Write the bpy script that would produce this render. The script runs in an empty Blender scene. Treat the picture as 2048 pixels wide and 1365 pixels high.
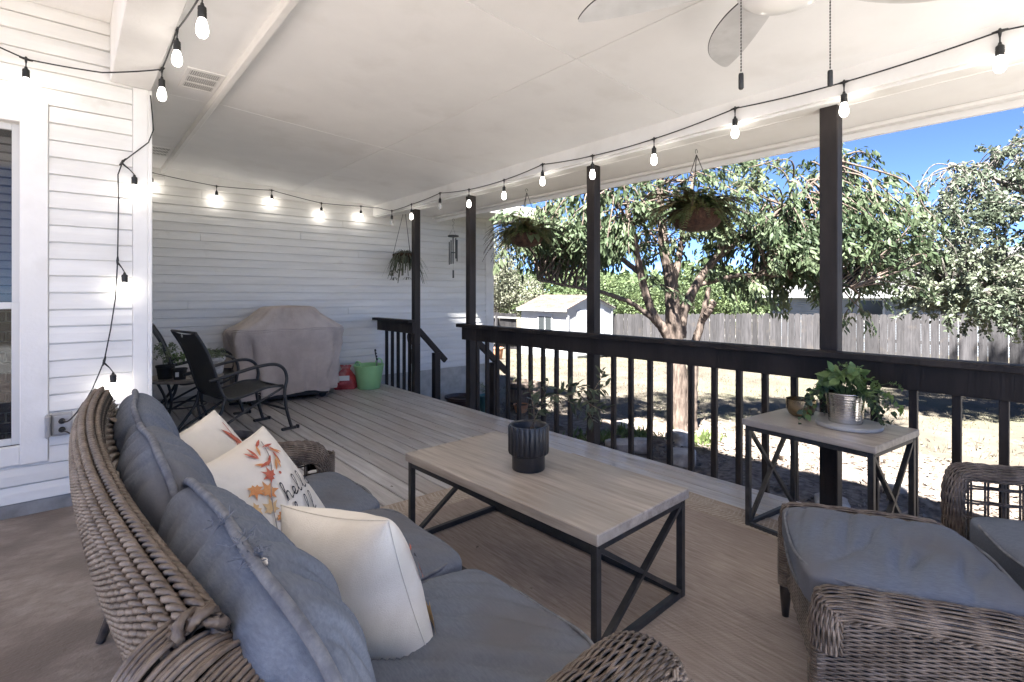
import bpy, math, random
import numpy as np
from mathutils import Vector, Matrix
random.seed(7); RNG = np.random.default_rng(7)
R = math.radians
scene = bpy.context.scene
COL = scene.collection
# ------------------------------------------------------------------ camera, sky, sun, exposure
cam_d = bpy.data.cameras.new('camera'); cam = bpy.data.objects.new('camera', cam_d); COL.objects.link(cam)
cam.location = (0, 0, 1.32); cam.rotation_euler = (R(90), 0, R(-40.8))
cam_d.sensor_width = 36; cam_d.lens = 18.02; cam_d.shift_y = -0.0452
cam_d.clip_start = 0.02; cam_d.clip_end = 600
scene.camera = cam
w = bpy.data.worlds.new('World'); scene.world = w; w.use_nodes = True
nt = w.node_tree; bg = nt.nodes['Background']; sky = nt.nodes.new('ShaderNodeTexSky')
sky.sky_type = 'NISHITA'; sky.sun_disc = False
SUN_EL, SUN_AZ = R(57), math.atan2(-0.90, -0.43)      # azimuth measured from +Y towards +X
sky.sun_elevation = SUN_EL; sky.sun_rotation = SUN_AZ
sky.altitude = 2500; sky.air_density = 0.27; sky.dust_density = 0.0; sky.ozone_density = 5.0
nt.links.new(sky.outputs[0], bg.inputs[0]); bg.inputs[1].default_value = 0.05
sd = bpy.data.lights.new('sun', 'SUN'); sun = bpy.data.objects.new('sun', sd); COL.objects.link(sun)
sd.energy = 4.0; sd.angle = R(1.6); sd.color = (1, .97, .93)
to_sun = Vector((math.sin(SUN_AZ)*math.cos(SUN_EL), math.cos(SUN_AZ)*math.cos(SUN_EL), math.sin(SUN_EL)))
sun.rotation_euler = to_sun.to_track_quat('Z', 'Y').to_euler(); sun.location = (10, -10, 20)
vs = scene.view_settings; vs.view_transform = 'Standard'; vs.look = 'None'; vs.exposure = 3.72; vs.gamma = 1; vs.use_curve_mapping = False
scene.render.engine = 'CYCLES'
cy = scene.cycles; cy.use_denoising = True; cy.max_bounces = 10; cy.diffuse_bounces = 7; cy.glossy_bounces = 4
cy.transparent_max_bounces = 12; cy.caustics_reflective = False; cy.caustics_refractive = False
cy.sample_clamp_indirect = 6
# ------------------------------------------------------------------ materials
def M(name, c1, c2=None, scale=8, st=(1, 1, 1), rough=.7, bump=.15, bscale=None, metal=0, spec=.4, rand=0.0,
      lo=.38, hi=.64, detail=5, trans=0.0, c3=None, s3=1.5, lo3=.5, hi3=.7, bst=None, coat=0, grain=0):
    m = bpy.data.materials.new(name); m.use_nodes = True
    N = m.node_tree.nodes; L = m.node_tree.links; b = N['Principled BSDF']
    tc = N.new('ShaderNodeTexCoord'); oi = N.new('ShaderNodeObjectInfo')
    mul = N.new('ShaderNodeMath'); mul.operation = 'MULTIPLY'; mul.inputs[1].default_value = 53.0; L.new(oi.outputs['Random'], mul.inputs[0])
    add = N.new('ShaderNodeVectorMath'); add.operation = 'ADD'; L.new(tc.outputs['Object'], add.inputs[0]); L.new(mul.outputs[0], add.inputs[1])
    mp = N.new('ShaderNodeMapping'); mp.inputs['Scale'].default_value = st; L.new(add.outputs[0], mp.inputs[0])
    n = N.new('ShaderNodeTexNoise'); n.inputs['Scale'].default_value = scale; n.inputs['Detail'].default_value = detail
    n.inputs['Roughness'].default_value = .62; L.new(mp.outputs[0], n.inputs['Vector'])
    r = N.new('ShaderNodeValToRGB'); r.color_ramp.elements[0].position = lo; r.color_ramp.elements[1].position = hi
    c2 = c2 or c1
    r.color_ramp.elements[0].color = (*c1, 1); r.color_ramp.elements[1].color = (*c2, 1); L.new(n.outputs[0], r.inputs[0])
    out = r.outputs[0]
    if c3:
        n3 = N.new('ShaderNodeTexNoise'); n3.inputs['Scale'].default_value = s3; n3.inputs['Detail'].default_value = 4; L.new(add.outputs[0], n3.inputs['Vector'])
        mr = N.new('ShaderNodeMapRange'); mr.inputs['From Min'].default_value = lo3; mr.inputs['From Max'].default_value = hi3; L.new(n3.outputs[0], mr.inputs[0])
        mx = N.new('ShaderNodeMixRGB'); L.new(mr.outputs[0], mx.inputs[0]); L.new(out, mx.inputs[1]); mx.inputs[2].default_value = (*c3, 1); out = mx.outputs[0]
    if rand:
        hs = N.new('ShaderNodeHueSaturation'); mr = N.new('ShaderNodeMapRange')
        mr.inputs['To Min'].default_value = 1-rand; mr.inputs['To Max'].default_value = 1+rand
        L.new(oi.outputs['Random'], mr.inputs[0]); L.new(mr.outputs[0], hs.inputs['Value']); L.new(out, hs.inputs['Color']); out = hs.outputs[0]
    L.new(out, b.inputs['Base Color'])
    b.inputs['Roughness'].default_value = rough; b.inputs['Metallic'].default_value = metal
    b.inputs['Specular IOR Level'].default_value = spec; b.inputs['Coat Weight'].default_value = coat
    if bump:
        mp2 = N.new('ShaderNodeMapping'); mp2.inputs['Scale'].default_value = bst or st; L.new(add.outputs[0], mp2.inputs[0])
        nb = N.new('ShaderNodeTexNoise'); nb.inputs['Scale'].default_value = bscale or scale*4; nb.inputs['Detail'].default_value = 4
        L.new(mp2.outputs[0], nb.inputs['Vector'])
        bp = N.new('ShaderNodeBump'); bp.inputs['Strength'].default_value = bump; bp.inputs['Distance'].default_value = .01
        L.new(nb.outputs[0], bp.inputs['Height']); L.new(bp.outputs[0], b.inputs['Normal'])
    if trans:
        t = N.new('ShaderNodeBsdfTranslucent'); L.new(out, t.inputs[0]); ms = N.new('ShaderNodeMixShader'); ms.inputs[0].default_value = trans
        o = N['Material Output']; L.new(b.outputs[0], ms.inputs[1]); L.new(t.outputs[0], ms.inputs[2]); L.new(ms.outputs[0], o.inputs[0])
    return m
def node_add_bump_wave(m, scale, axis, strength=.25, dist=.002):
    """weave-like fine relief: a wave along an axis mixed into the bump chain"""
    N = m.node_tree.nodes; L = m.node_tree.links; b = N['Principled BSDF']
    tc = N.new('ShaderNodeTexCoord'); wv = N.new('ShaderNodeTexWave'); wv.bands_direction = axis
    wv.inputs['Scale'].default_value = scale; wv.inputs['Distortion'].default_value = .6; wv.inputs['Detail'].default_value = 1
    L.new(tc.outputs['Object'], wv.inputs[0])
    bp = N.new('ShaderNodeBump'); bp.inputs['Strength'].default_value = strength; bp.inputs['Distance'].default_value = dist
    L.new(wv.outputs[1], bp.inputs['Height'])
    if b.inputs['Normal'].links: L.new(b.inputs['Normal'].links[0].from_socket, bp.inputs['Normal'])
    L.new(bp.outputs[0], b.inputs['Normal'])
    return m
# ------------------------------------------------------------------ mesh helpers
class MB:
    def __init__(s): s.V = []; s.F = []; s.n = 0
    def add(s, V, F):
        V = np.asarray(V, float).reshape(-1, 3); s.V.append(V)
        s.F += [tuple(i+s.n for i in f) for f in F]; s.n += len(V); return s
    def box(s, x0, x1, y0, y1, z0, z1, b=0):
        c = np.array([(x0+x1)/2, (y0+y1)/2, (z0+z1)/2]); h = np.array([x1-x0, y1-y0, z1-z0])/2
        V, F = cbox(h, b); return s.add(V+c, F)
    def bar(s, p, q, w, h, up=(0, 0, 1), b=0):
        p = np.array(p, float); q = np.array(q, float); d = q-p; l = np.linalg.norm(d); d /= l
        u = np.array(up, float); sd_ = np.cross(d, u)
        if np.linalg.norm(sd_) < 1e-5: sd_ = np.cross(d, (1, 0, 0))
        sd_ /= np.linalg.norm(sd_); u = np.cross(sd_, d)
        V, F = cbox(np.array([l/2, w/2, h/2]), b)
        return s.add((p+q)/2 + V[:, :1]*d + V[:, 1:2]*sd_ + V[:, 2:]*u, F)
    def tube(s, path, r, n=8, cap=True, closed=False):
        P = np.asarray(path, float); K = len(P); r = np.broadcast_to(np.asarray(r, float), (K,))
        if closed: T = np.roll(P, -1, 0)-np.roll(P, 1, 0)
        else: T = np.gradient(P, axis=0)
        T /= np.linalg.norm(T, axis=1)[:, None]+1e-12
        a = np.array([0, 0, 1.]) if abs(T[0, 2]) < .9 else np.array([1., 0, 0])
        nn = np.cross(T[0], a); nn /= np.linalg.norm(nn); fr = []
        for k in range(K):
            nn = nn-T[k]*(nn@T[k]); nn /= np.linalg.norm(nn)+1e-12; fr.append(nn)
        U = np.array(fr); W = np.cross(T, U); th = np.arange(n)*2*np.pi/n
        V = P[:, None]+r[:, None, None]*(np.cos(th)[None, :, None]*U[:, None]+np.sin(th)[None, :, None]*W[:, None])
        F = []
        for k in range(K if closed else K-1):
            k2 = (k+1) % K
            for j in range(n):
                F.append((k*n+j, k*n+(j+1) % n, k2*n+(j+1) % n, k2*n+j))
        if cap and not closed: F += [tuple(range(n))[::-1], tuple((K-1)*n+j for j in range(n))]
        return s.add(V.reshape(-1, 3), F)
    def lathe(s, prof, n=24, c=(0, 0, 0), cap0=False, cap1=False, mod=None):
        V = []; F = []; K = len(prof)
        for k, (r, z) in enumerate(prof):
            for j in range(n):
                a = 2*np.pi*j/n; rr = r*(mod(a, k) if mod else 1); V.append((c[0]+rr*np.cos(a), c[1]+rr*np.sin(a), c[2]+z))
        for k in range(K-1):
            for j in range(n): F.append((k*n+j, k*n+(j+1) % n, (k+1)*n+(j+1) % n, (k+1)*n+j))
        if cap0: F.append(tuple(range(n))[::-1])
        if cap1: F.append(tuple((K-1)*n+j for j in range(n)))
        return s.add(V, F)
    def grid(s, P, closed_u=False):
        P = np.asarray(P, float); a, b = P.shape[:2]; F = []
        for i in range(a if closed_u else a-1):
            i2 = (i+1) % a
            for j in range(b-1): F.append((i*b+j, i2*b+j, i2*b+j+1, i*b+j+1))
        return s.add(P.reshape(-1, 3), F)
    def build(s, name, mat, parent=None, smooth=None, world=False):
        V = np.concatenate(s.V) if s.V else np.zeros((0, 3))
        if world and parent is not None: V = V-np.array(root_loc(parent))
        me = bpy.data.meshes.new(name); me.from_pydata(V.tolist(), [], s.F); me.update()
        return link(name, me, mat, parent, smooth)
def root_loc(p):
    l = Vector(p.location)
    while p.parent: p = p.parent; l = l+Vector(p.location)
    return l
def link(name, me, mat, parent=None, smooth=None):
    o = bpy.data.objects.new(name, me); COL.objects.link(o)
    if mat is not None and not me.materials: me.materials.append(mat)
    if smooth is not None and smooth is not False:
        me.polygons.foreach_set('use_smooth', np.ones(len(me.polygons), bool))
        if smooth is not True: me.set_sharp_from_angle(angle=R(smooth))
    if parent is not None: o.parent = parent
    return o
def cbox(h, b=0):
    if b <= 0:
        V = np.array([(x, y, z) for x in (-1, 1) for y in (-1, 1) for z in (-1, 1)], float)*h
        return V, [(0, 1, 3, 2), (4, 6, 7, 5), (0, 4, 5, 1), (2, 3, 7, 6), (0, 2, 6, 4), (1, 5, 7, 3)]
    b = min(b, min(h)*.9); V = []; idx = {}
    for sx in (-1, 1):
        for sy in (-1, 1):
            for sz in (-1, 1):
                for a in range(3):
                    v = np.array([sx, sy, sz], float)*h; o = [i for i in range(3) if i != a]
                    for i in o: v[i] -= (sx, sy, sz)[i]*b
                    idx[(sx, sy, sz, a)] = len(V); V.append(v)
    F = []
    for a in range(3):
        o = [i for i in range(3) if i != a]
        for sg in (-1, 1):
            f = []
            for (p, q) in ((-1, -1), (1, -1), (1, 1), (-1, 1)):
                k = [0, 0, 0]; k[a] = sg; k[o[0]] = p; k[o[1]] = q; f.append(idx[(*k, a)])
            F.append(tuple(f))
    for a in range(3):
        o = [i for i in range(3) if i != a]
        for p in (-1, 1):
            for q in (-1, 1):
                k0 = [0, 0, 0]; k0[o[0]] = p; k0[o[1]] = q; k1 = list(k0); k0[a] = -1; k1[a] = 1
                F.append((idx[(*k0, o[0])], idx[(*k1, o[0])], idx[(*k1, o[1])], idx[(*k0, o[1])]))
    for sx in (-1, 1):
        for sy in (-1, 1):
            for sz in (-1, 1): F.append(tuple(idx[(sx, sy, sz, a)] for a in range(3)))
    V = np.array(V); G = []
    for f in F:
        c = V[list(f)].mean(0); nrm = np.cross(V[f[1]]-V[f[0]], V[f[2]]-V[f[0]])
        G.append(f if nrm@c > 0 else f[::-1])
    return V, G
def raw_mesh(name, V, Q):
    """V (n,3), Q (m,k) uniform faces, fast"""
    me = bpy.data.meshes.new(name); V = np.ascontiguousarray(V, np.float32); Q = np.ascontiguousarray(Q, np.int32); k = Q.shape[1]
    me.vertices.add(len(V)); me.vertices.foreach_set('co', V.ravel())
    me.loops.add(Q.size); me.loops.foreach_set('vertex_index', Q.ravel())
    me.polygons.add(len(Q)); me.polygons.foreach_set('loop_start', np.arange(len(Q), dtype=np.int32)*k)
    me.update(calc_edges=True); me.validate(); return me
def strands(paths, normals, rw, rh, n=5):
    """many flattened tubes: lists of (N,3) -> V,Q"""
    Vs = []; Qs = []; off = 0; th = np.arange(n)*2*np.pi/n
    for P, Nn in zip(paths, normals):
        T = np.gradient(P, axis=0); T /= np.linalg.norm(T, axis=1)[:, None]+1e-12
        B = np.cross(T, Nn); B /= np.linalg.norm(B, axis=1)[:, None]+1e-12; N2 = np.cross(B, T)
        V = P[:, None]+np.cos(th)[None, :, None]*B[:, None]*rw+np.sin(th)[None, :, None]*N2[:, None]*rh
        K = len(P); k, j = np.meshgrid(np.arange(K-1), np.arange(n), indexing='ij'); j2 = (j+1) % n
        Q = np.stack([k*n+j, k*n+j2, (k+1)*n+j2, (k+1)*n+j], -1).reshape(-1, 4)
        Vs.append(V.reshape(-1, 3)); Qs.append(Q+off); off += K*n
    return np.concatenate(Vs), np.concatenate(Qs)
def surf_frame(S, u, v):
    e = 1e-3; P = S(u, v); du = (S(u+e, v)-S(u-e, v)); dv = (S(u, v+e)-S(u, v-e))
    N = np.cross(du, dv); N /= np.linalg.norm(N, axis=1)[:, None]+1e-12; return P, N
def weave(S, nweft, nwarp, amp=.004, rw=.0045, rh=.003, per=6, flip=1, n=5, u0=0, u1=1, grp=1):
    Ps = []; Ns = []; u = np.linspace(u0, u1, nwarp*per+1)
    for j in range(nweft):
        v = np.full_like(u, (j+.5)/nweft); P, N = surf_frame(S, u, v); N = N*flip
        ph = (u-u0)/(u1-u0)*nwarp+(j//grp)*1.0
        Ps.append(P+N*(amp*np.cos(np.pi*ph))[:, None]); Ns.append(N)
    return strands(Ps, Ns, rw, rh, n)
def rope(P, Nn, r, pitch, k=2, n=5):
    T = np.gradient(P, axis=0); ds = np.linalg.norm(T, axis=1); s = np.concatenate([[0], np.cumsum((ds[1:]+ds[:-1])/2)])
    m = max(8, int(s[-1]/pitch*8)); t = np.linspace(0, s[-1], m)
    P = np.stack([np.interp(t, s, P[:, i]) for i in range(3)], 1); Nn = np.stack([np.interp(t, s, Nn[:, i]) for i in range(3)], 1)
    T = np.gradient(P, axis=0); T /= np.linalg.norm(T, axis=1)[:, None]; B = np.cross(T, Nn); B /= np.linalg.norm(B, axis=1)[:, None]; N2 = np.cross(B, T)
    out = []; nr = []
    for q in range(k):
        a = 2*np.pi*(t/pitch+q/k); rad = np.cos(a)[:, None]*B+np.sin(a)[:, None]*N2
        out.append(P+rad*r*.5); nr.append(rad)
    f = 1.0 if k == 2 else .80
    return strands(out, nr, r*.58*f, r*.5*f, n)
def join_vq(L):
    off = 0; V = []; Q = []
    for v, q in L: V.append(v); Q.append(q+off); off += len(v)
    return np.concatenate(V), np.concatenate(Q)
def vq_obj(name, vq, mat, parent, smooth=True, world=True, stuff=False):
    V, Q = vq
    if world and parent is not None: V = V-np.array(root_loc(parent))
    o = link(name, raw_mesh(name, V, Q), mat, parent, smooth)
    if stuff: o['kind'] = 'stuff'
    return o
def leaf_cloud(P, D, Nn, L, W, bend=.15):
    """leaves of 6 verts / 4 tri-quads: P base, D direction, Nn face normal, arrays"""
    K = len(P); L = np.broadcast_to(L, (K,))[:, None]; W = np.broadcast_to(W, (K,))[:, None]
    D = D/(np.linalg.norm(D, axis=1)[:, None]+1e-9); S = np.cross(D, Nn); S /= np.linalg.norm(S, axis=1)[:, None]+1e-9; Nn = np.cross(S, D)
    a = P; b = P+D*L*.35+S*W*.5+Nn*W*bend; c = P+D*L*.35-S*W*.5+Nn*W*bend; m = P+D*L*.4
    d = P+D*L*.72+S*W*.36+Nn*(W*bend-L*.04); e = P+D*L*.72-S*W*.36+Nn*(W*bend-L*.04); t = P+D*L-Nn*L*.12; m2 = P+D*L*.74-Nn*L*.05
    V = np.stack([a, b, d, t, e, c, m, m2], 1).reshape(-1, 3)
    q = np.array([[0, 6, 1, 1], [6, 7, 2, 1], [7, 3, 2, 2], [0, 5, 6, 6], [6, 5, 4, 7], [7, 4, 3, 3]])
    tri = np.array([[0, 6, 1], [6, 7, 2], [6, 2, 1], [7, 3, 2], [0, 5, 6], [6, 5, 4], [6, 4, 7], [7, 4, 3]])
    Q = (np.arange(K)[:, None, None]*8+tri[None]).reshape(-1, 3)
    return V, Q
def rnd_dirs(n):
    v = RNG.normal(size=(n, 3)); return v/np.linalg.norm(v, axis=1)[:, None]
# ------------------------------------------------------------------ scene-graph helpers
def tag(o, label, cat, group=None):
    o['label'] = label; o['category'] = cat
    if group: o['group'] = group
    return o
def thing(name, label, cat, loc=(0, 0, 0), rz=0, group=None):
    o = bpy.data.objects.new(name, None); COL.objects.link(o); o.location = loc; o.rotation_euler = (0, 0, rz); o.empty_display_size = .1
    return tag(o, label, cat, group)
def struct(o): o['kind'] = 'structure'; return o
def sempty(name, loc=(0, 0, 0)):
    o = bpy.data.objects.new(name, None); COL.objects.link(o); o.location = loc; o.empty_display_size = .1; return struct(o)
def dup(o, parent=None):
    c = o.copy(); COL.objects.link(c); c.parent = parent
    for ch in o.children: dup(ch, c)
    return c
def smoothpath(pts, n=40):
    """Catmull-Rom through points"""
    P = np.array(pts, float); P = np.vstack([2*P[0]-P[1], P, 2*P[-1]-P[-2]]); out = []; segs = len(P)-3; k = max(2, n//segs)
    for i in range(segs):
        p0, p1, p2, p3 = P[i:i+4]
        for t in np.linspace(0, 1, k, endpoint=False):
            out.append(.5*((2*p1)+(-p0+p2)*t+(2*p0-5*p1+4*p2-p3)*t*t+(-p0+3*p1-3*p2+p3)*t**3))
    out.append(P[-2]); return np.array(out)
FW = np.array([math.sin(R(40.8)), math.cos(R(40.8)), 0]); RT = np.array([math.cos(R(40.8)), -math.sin(R(40.8)), 0])   # yard axes: straight out from the seat, and sideways
# ------------------------------------------------------------------ material library
WHITE = M('white_paint', (.74, .73, .71), (.80, .79, .77), scale=3, rough=.55, bump=.12, bscale=60, rand=.03, c3=(.66, .645, .61), s3=2.3, lo3=.58, hi3=.78)
SIDING = M('siding_paint', (.70, .69, .665), (.78, .77, .745), scale=5, st=(.25, 1, 1.6), rough=.5, bump=.25, bscale=26, bst=(.12, 1, 2), rand=.03, c3=(.60, .58, .54), s3=6, lo3=.66, hi3=.85)
CEIL = M('ceiling_paint', (.79, .785, .775), (.83, .825, .815), scale=2, rough=.75, bump=.08, bscale=90, rand=.015, c3=(.73, .72, .70), s3=2.6, lo3=.56, hi3=.80)
STAIN = M('dark_stain', (.013, .010, .0095), (.030, .024, .022), scale=6, st=(1, 1, .25), rough=.58, bump=.4, bscale=50, bst=(1, 1, .1), spec=.25, rand=.15)
DECK = M('deck_wood', (.33, .318, .312), (.60, .588, .58), scale=7, st=(5, .35, 5), rough=.40, bump=.35, bscale=30, bst=(4, .15, 4), spec=.55, rand=.16, lo=.3, hi=.72, detail=9, c3=(.41, .355, .315), s3=1.1, lo3=.45, hi3=.75)
CONC = M('patio_concrete', (.17, .142, .126), (.34, .295, .268), scale=11, st=(1, 1.6, 1), rough=.6, bump=.5, bscale=55, c3=(.155, .128, .113), s3=2.6, lo3=.42, hi3=.62, detail=12, lo=.28, hi=.75)
FOUND = M('foundation', (.38, .36, .32), (.52, .50, .46), scale=6, rough=.9, bump=.4, bscale=70)
CURB = M('curb_grey', (.20, .19, .18), (.32, .31, .30), scale=5, rough=.85, bump=.3, bscale=40)
BRICK = M('brick', (.085, .045, .035), (.17, .10, .08), scale=12, rough=.9, bump=.4, rand=.35)
MORTAR = M('mortar', (.30, .28, .25), (.38, .36, .33), scale=20, rough=.95)
DARK = M('void_shade', (.012, .012, .012), rough=.9, bump=0)  # near-black colour standing in for shade in gaps and hollows
BLIND = M('blind_slat', (.50, .48, .45), rough=.5, bump=0)
BLACKM = M('black_metal', (.018, .019, .021), (.032, .033, .036), scale=20, rough=.42, bump=.05, spec=.5)
RUBBER = M('black_rubber', (.012, .012, .012), (.02, .02, .02), scale=30, rough=.5, bump=.05)
GREYP = M('grey_plastic', (.30, .30, .305), (.36, .36, .365), scale=10, rough=.55, bump=.05)
GLASS = bpy.data.materials.new('window_glass'); GLASS.use_nodes = True
b_ = GLASS.node_tree.nodes['Principled BSDF']; b_.inputs['Base Color'].default_value = (.03, .033, .035, 1); b_.inputs['Roughness'].default_value = .03
b_.inputs['Alpha'].default_value = .38; b_.inputs['Specular IOR Level'].default_value = .8
# ------------------------------------------------------------------ ground
def gz(x, y):
    k = np.clip((x-3.5)/14, 0, 1.4); return -.62-.025*np.maximum(x-3.5, 0)-.028*(y-1.3)*k
GRASS = M('dry_lawn', (.058, .049, .036), (.104, .089, .067), scale=1.3, rough=.95, bump=.9, bscale=45, detail=9, lo=.35, hi=.65, c3=(.098, .098, .056), s3=.35, lo3=.5, hi3=.72)
def _ground_soil(m):   # bare soil and leaf litter around the tree bed by the deck: the ground's own colour, following its place
    N = m.node_tree.nodes; L = m.node_tree.links; b = N['Principled BSDF']
    base = b.inputs['Base Color'].links[0].from_socket
    tc = N.new('ShaderNodeTexCoord'); mp = N.new('ShaderNodeMapping'); mp.inputs['Location'].default_value = (-5.6, -2.2, 0)
    L.new(tc.outputs['Object'], mp.inputs[0])
    mp2 = N.new('ShaderNodeMapping'); mp2.inputs['Scale'].default_value = (.34, .21, 0); L.new(mp.outputs[0], mp2.inputs[0])
    gr = N.new('ShaderNodeVectorMath'); gr.operation = 'LENGTH'; L.new(mp2.outputs[0], gr.inputs[0])
    nz = N.new('ShaderNodeTexNoise'); nz.inputs['Scale'].default_value = 1.6; nz.inputs['Detail'].default_value = 6; L.new(tc.outputs['Object'], nz.inputs[0])
    ad = N.new('ShaderNodeMath'); ad.operation = 'MULTIPLY_ADD'; ad.inputs[1].default_value = 1.1; L.new(nz.outputs[0], ad.inputs[0]); L.new(gr.outputs[1], ad.inputs[2])
    mr = N.new('ShaderNodeMapRange'); mr.inputs['From Min'].default_value = 1.2; mr.inputs['From Max'].default_value = 1.6; mr.inputs['To Min'].default_value = 1; mr.inputs['To Max'].default_value = 0
    L.new(ad.outputs[0], mr.inputs[0])
    n2 = N.new('ShaderNodeTexNoise'); n2.inputs['Scale'].default_value = 14; n2.inputs['Detail'].default_value = 8; L.new(tc.outputs['Object'], n2.inputs[0])
    rp = N.new('ShaderNodeValToRGB'); rp.color_ramp.elements[0].position = .35; rp.color_ramp.elements[1].position = .68
    rp.color_ramp.elements[0].color = (.065, .048, .038, 1); rp.color_ramp.elements[1].color = (.21, .175, .145, 1); L.new(n2.outputs[0], rp.inputs[0])
    mx = N.new('ShaderNodeMixRGB'); L.new(mr.outputs[0], mx.inputs[0]); L.new(base, mx.inputs[1]); L.new(rp.outputs[0], mx.inputs[2]); L.new(mx.outputs[0], b.inputs['Base Color'])
_ground_soil(GRASS)
xs = np.concatenate([np.linspace(-120, -8, 12), np.linspace(-6, 20, 105), np.linspace(24, 220, 14)]); ys = np.concatenate([np.linspace(-120, -6, 12), np.linspace(-4, 22, 105), np.linspace(26, 220, 14)])
XX, YY = np.meshgrid(xs, ys, indexing='ij'); ZZ = gz(XX, YY)
ZZ += .025*np.sin(XX*1.7+YY*.6)*np.cos(YY*1.3)+.02*RNG.normal(size=XX.shape)*((XX > 3) & (XX < 18))
ZZ = np.where(XX < 3.4, np.minimum(ZZ, -.62), ZZ); ZZ = np.where(XX > 30, -1.6, ZZ)
mb = MB(); mb.grid(np.stack([XX, YY, ZZ], -1)); struct(mb.build('ground', GRASS, smooth=True))
# ------------------------------------------------------------------ concrete patio and deck
mb = MB(); mb.box(-10.0, .425, -3.4, 4.24, -.5, -.004); struct(mb.build('concrete_patio', CONC))  # stretched left out of view to bounce sunlight under the porch roof
mb = MB(); mb.box(-9, 12, -14, -3.42, -.7, -.30); struct(mb.build('bounce_slab', M('bounce_grey', (.31, .31, .30), (.39, .39, .38), scale=4, rough=.85)))  # added slab behind the camera, bounces sunlight into the porch
deck = sempty('deck_floor', (0, 0, 0))
x = .433; k = 0
while x < 3.5:
    x1 = min(x+.1505, 3.53)
    mb = MB(); wgt = (x1-x-.0125)/2
    V, F = cbox(np.array([wgt, (7.155+2.6)/2, .0175]), .004)
    V = V.copy(); mb.add(V, F)
    o = mb.build('plank', DECK, deck); o.location = ((x+x1)/2, (7.155-2.6)/2, -.0175+random.uniform(-.0012, .0012)); o.rotation_euler = (0, random.uniform(-.006, .006), 0)
    x += .1505
mb = MB(); mb.box(3.485, 3.522, -2.6, 7.155, -.24, -.037); mb.build('rim_joist', DECK, deck)
for yj in np.arange(-2.4, 7.1, .6):
    mb = MB(); mb.box(.45, 3.48, yj-.02, yj+.02, -.24, -.04); mb.build('joist', DARK, deck)  # joists coloured near black to paint the shade between the boards
mb = MB(); mb.box(.43, 3.47, -2.6, 7.15, -.62, -.60); mb.build('shade_sheet', DARK, deck)  # added black sheet, stands in for the shade below the deck
# ------------------------------------------------------------------ house: walls with siding boards, window, foundation
house = thing('house', 'white house wall with horizontal lap siding and tall window behind the deck', 'house', (0, 0, 0))
def lap(parent, x0, x1, y, z, h=.1045, ax='x'):
    """one siding board: bottom edge proud of the one below; faces -Y (ax x) or +X (ax y)"""
    l = (x1-x0)/2; p = .022+random.uniform(-.0015, .0015); g_ = random.uniform(.0045, .0065)
    prof = [(.0, 0), (-p+.003, 0), (-p, .003), (-p+.002, h*.55), (-.012, h-g_-.002), (-.009, h-g_), (.0, h-g_)]
    V = [(sx*l, a, b) for sx in (-1, 1) for a, b in prof]; n = len(prof)
    F = [tuple(range(n)), tuple(range(2*n-1, n-1, -1))]+[(i, n+i, n+(i+1) % n, (i+1) % n) for i in range(n)]
    if ax == 'y': V = [(-b_[1], b_[0], b_[2]) for b_ in V]; 
    mb = MB(); mb.add(V, F); o = mb.build('siding_board', SIDING, parent)
    bm_fix(o.data)
    dz = random.uniform(-.0018, .0018)
    o.location = ((x0+x1)/2, y, z+dz) if ax == 'x' else (y, (x0+x1)/2, z+dz)
    return o
import bmesh
def bm_fix(me):
    bm = bmesh.new(); bm.from_mesh(me); bmesh.ops.recalc_face_normals(bm, faces=bm.faces); bm.to_mesh(me); bm.free()
WY, FY, CX = 4.25, 7.2, .40
wall = MB(); wall.box(-4.2, -1.1, WY, WY+.14, -.1, 3.2); wall.box(-.225, .38, WY, WY+.14, -.1, 3.2); wall.box(-1.1, -.225, WY, WY+.14, -.1, .37); wall.box(-1.1, -.225, WY, WY+.14, 2.35, 3.2)
wall = wall.build('patio_wall', SIDING, house)
for k in range(30):
    z = .08+.1045*k; zc = z+.05
    if .31 < zc < 2.50:
        lap(wall, -.095, .316, WY, z); lap(wall, -4.2, -1.233, WY, z)
    else: lap(wall, -4.2, .316, WY, z)
mb = MB(); mb.box(-4.2, .41, WY-.012, WY+.14, -.3, .078, .004); mb.build('curb', CURB, house)
mb = MB(); mb.box(.318, .40, WY-.03, WY+.02, .0, 2.70, .003); mb.box(.40, .424, WY-.03, WY+.09, .0, 2.70, .003); mb.build('corner_board', WHITE, house)
wall = MB(); wall.box(.2, .38, WY+.14, FY, -.4, 3.0); wall = wall.build('side_wall', SIDING, house)
for k in range(26): lap(wall, WY+.095, FY-.02, .381, .08+.1045*k, ax='y')
wall = MB(); wall.box(-.5, 5.72, FY, FY+.2, .10, 2.9); wall = wall.build('far_wall', SIDING, house)
for k in range(26):
    if random.random() < .45: xj = random.uniform(1.0, 5.0); lap(wall, .385, xj-.0015, FY, .11+.1035*k, h=.1035); lap(wall, xj+.0015, 5.585, FY, .11+.1035*k, h=.1035)
    else: lap(wall, .385, 5.585, FY, .11+.1035*k, h=.1035)
mb = MB(); mb.box(-.5, 5.68, FY+.012, FY+.2, -1.4, .10); mb.build('foundation', FOUND, house)
mb = MB(); mb.box(5.585, 5.68, FY-.028, FY+.02, .06, 2.72, .003); mb.box(5.68, 5.76, FY-.028, FY+.22, .06, 2.72, .003); mb.build('corner_board', WHITE, house)
mb = MB(); mb.box(5.5, 5.72, FY+.2, 14, -1.4, 2.9); mb.build('end_wall', SIDING, house)
mb = MB(); mb.box(4.40, 6.05, 6.42, 14.2, 2.66, 2.69); mb.box(4.40, 6.05, 6.39, 6.42, 2.63, 2.80); mb.box(6.05, 6.08, 6.39, 14.2, 2.63, 2.80); mb.build('eave', WHITE, house)
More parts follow.
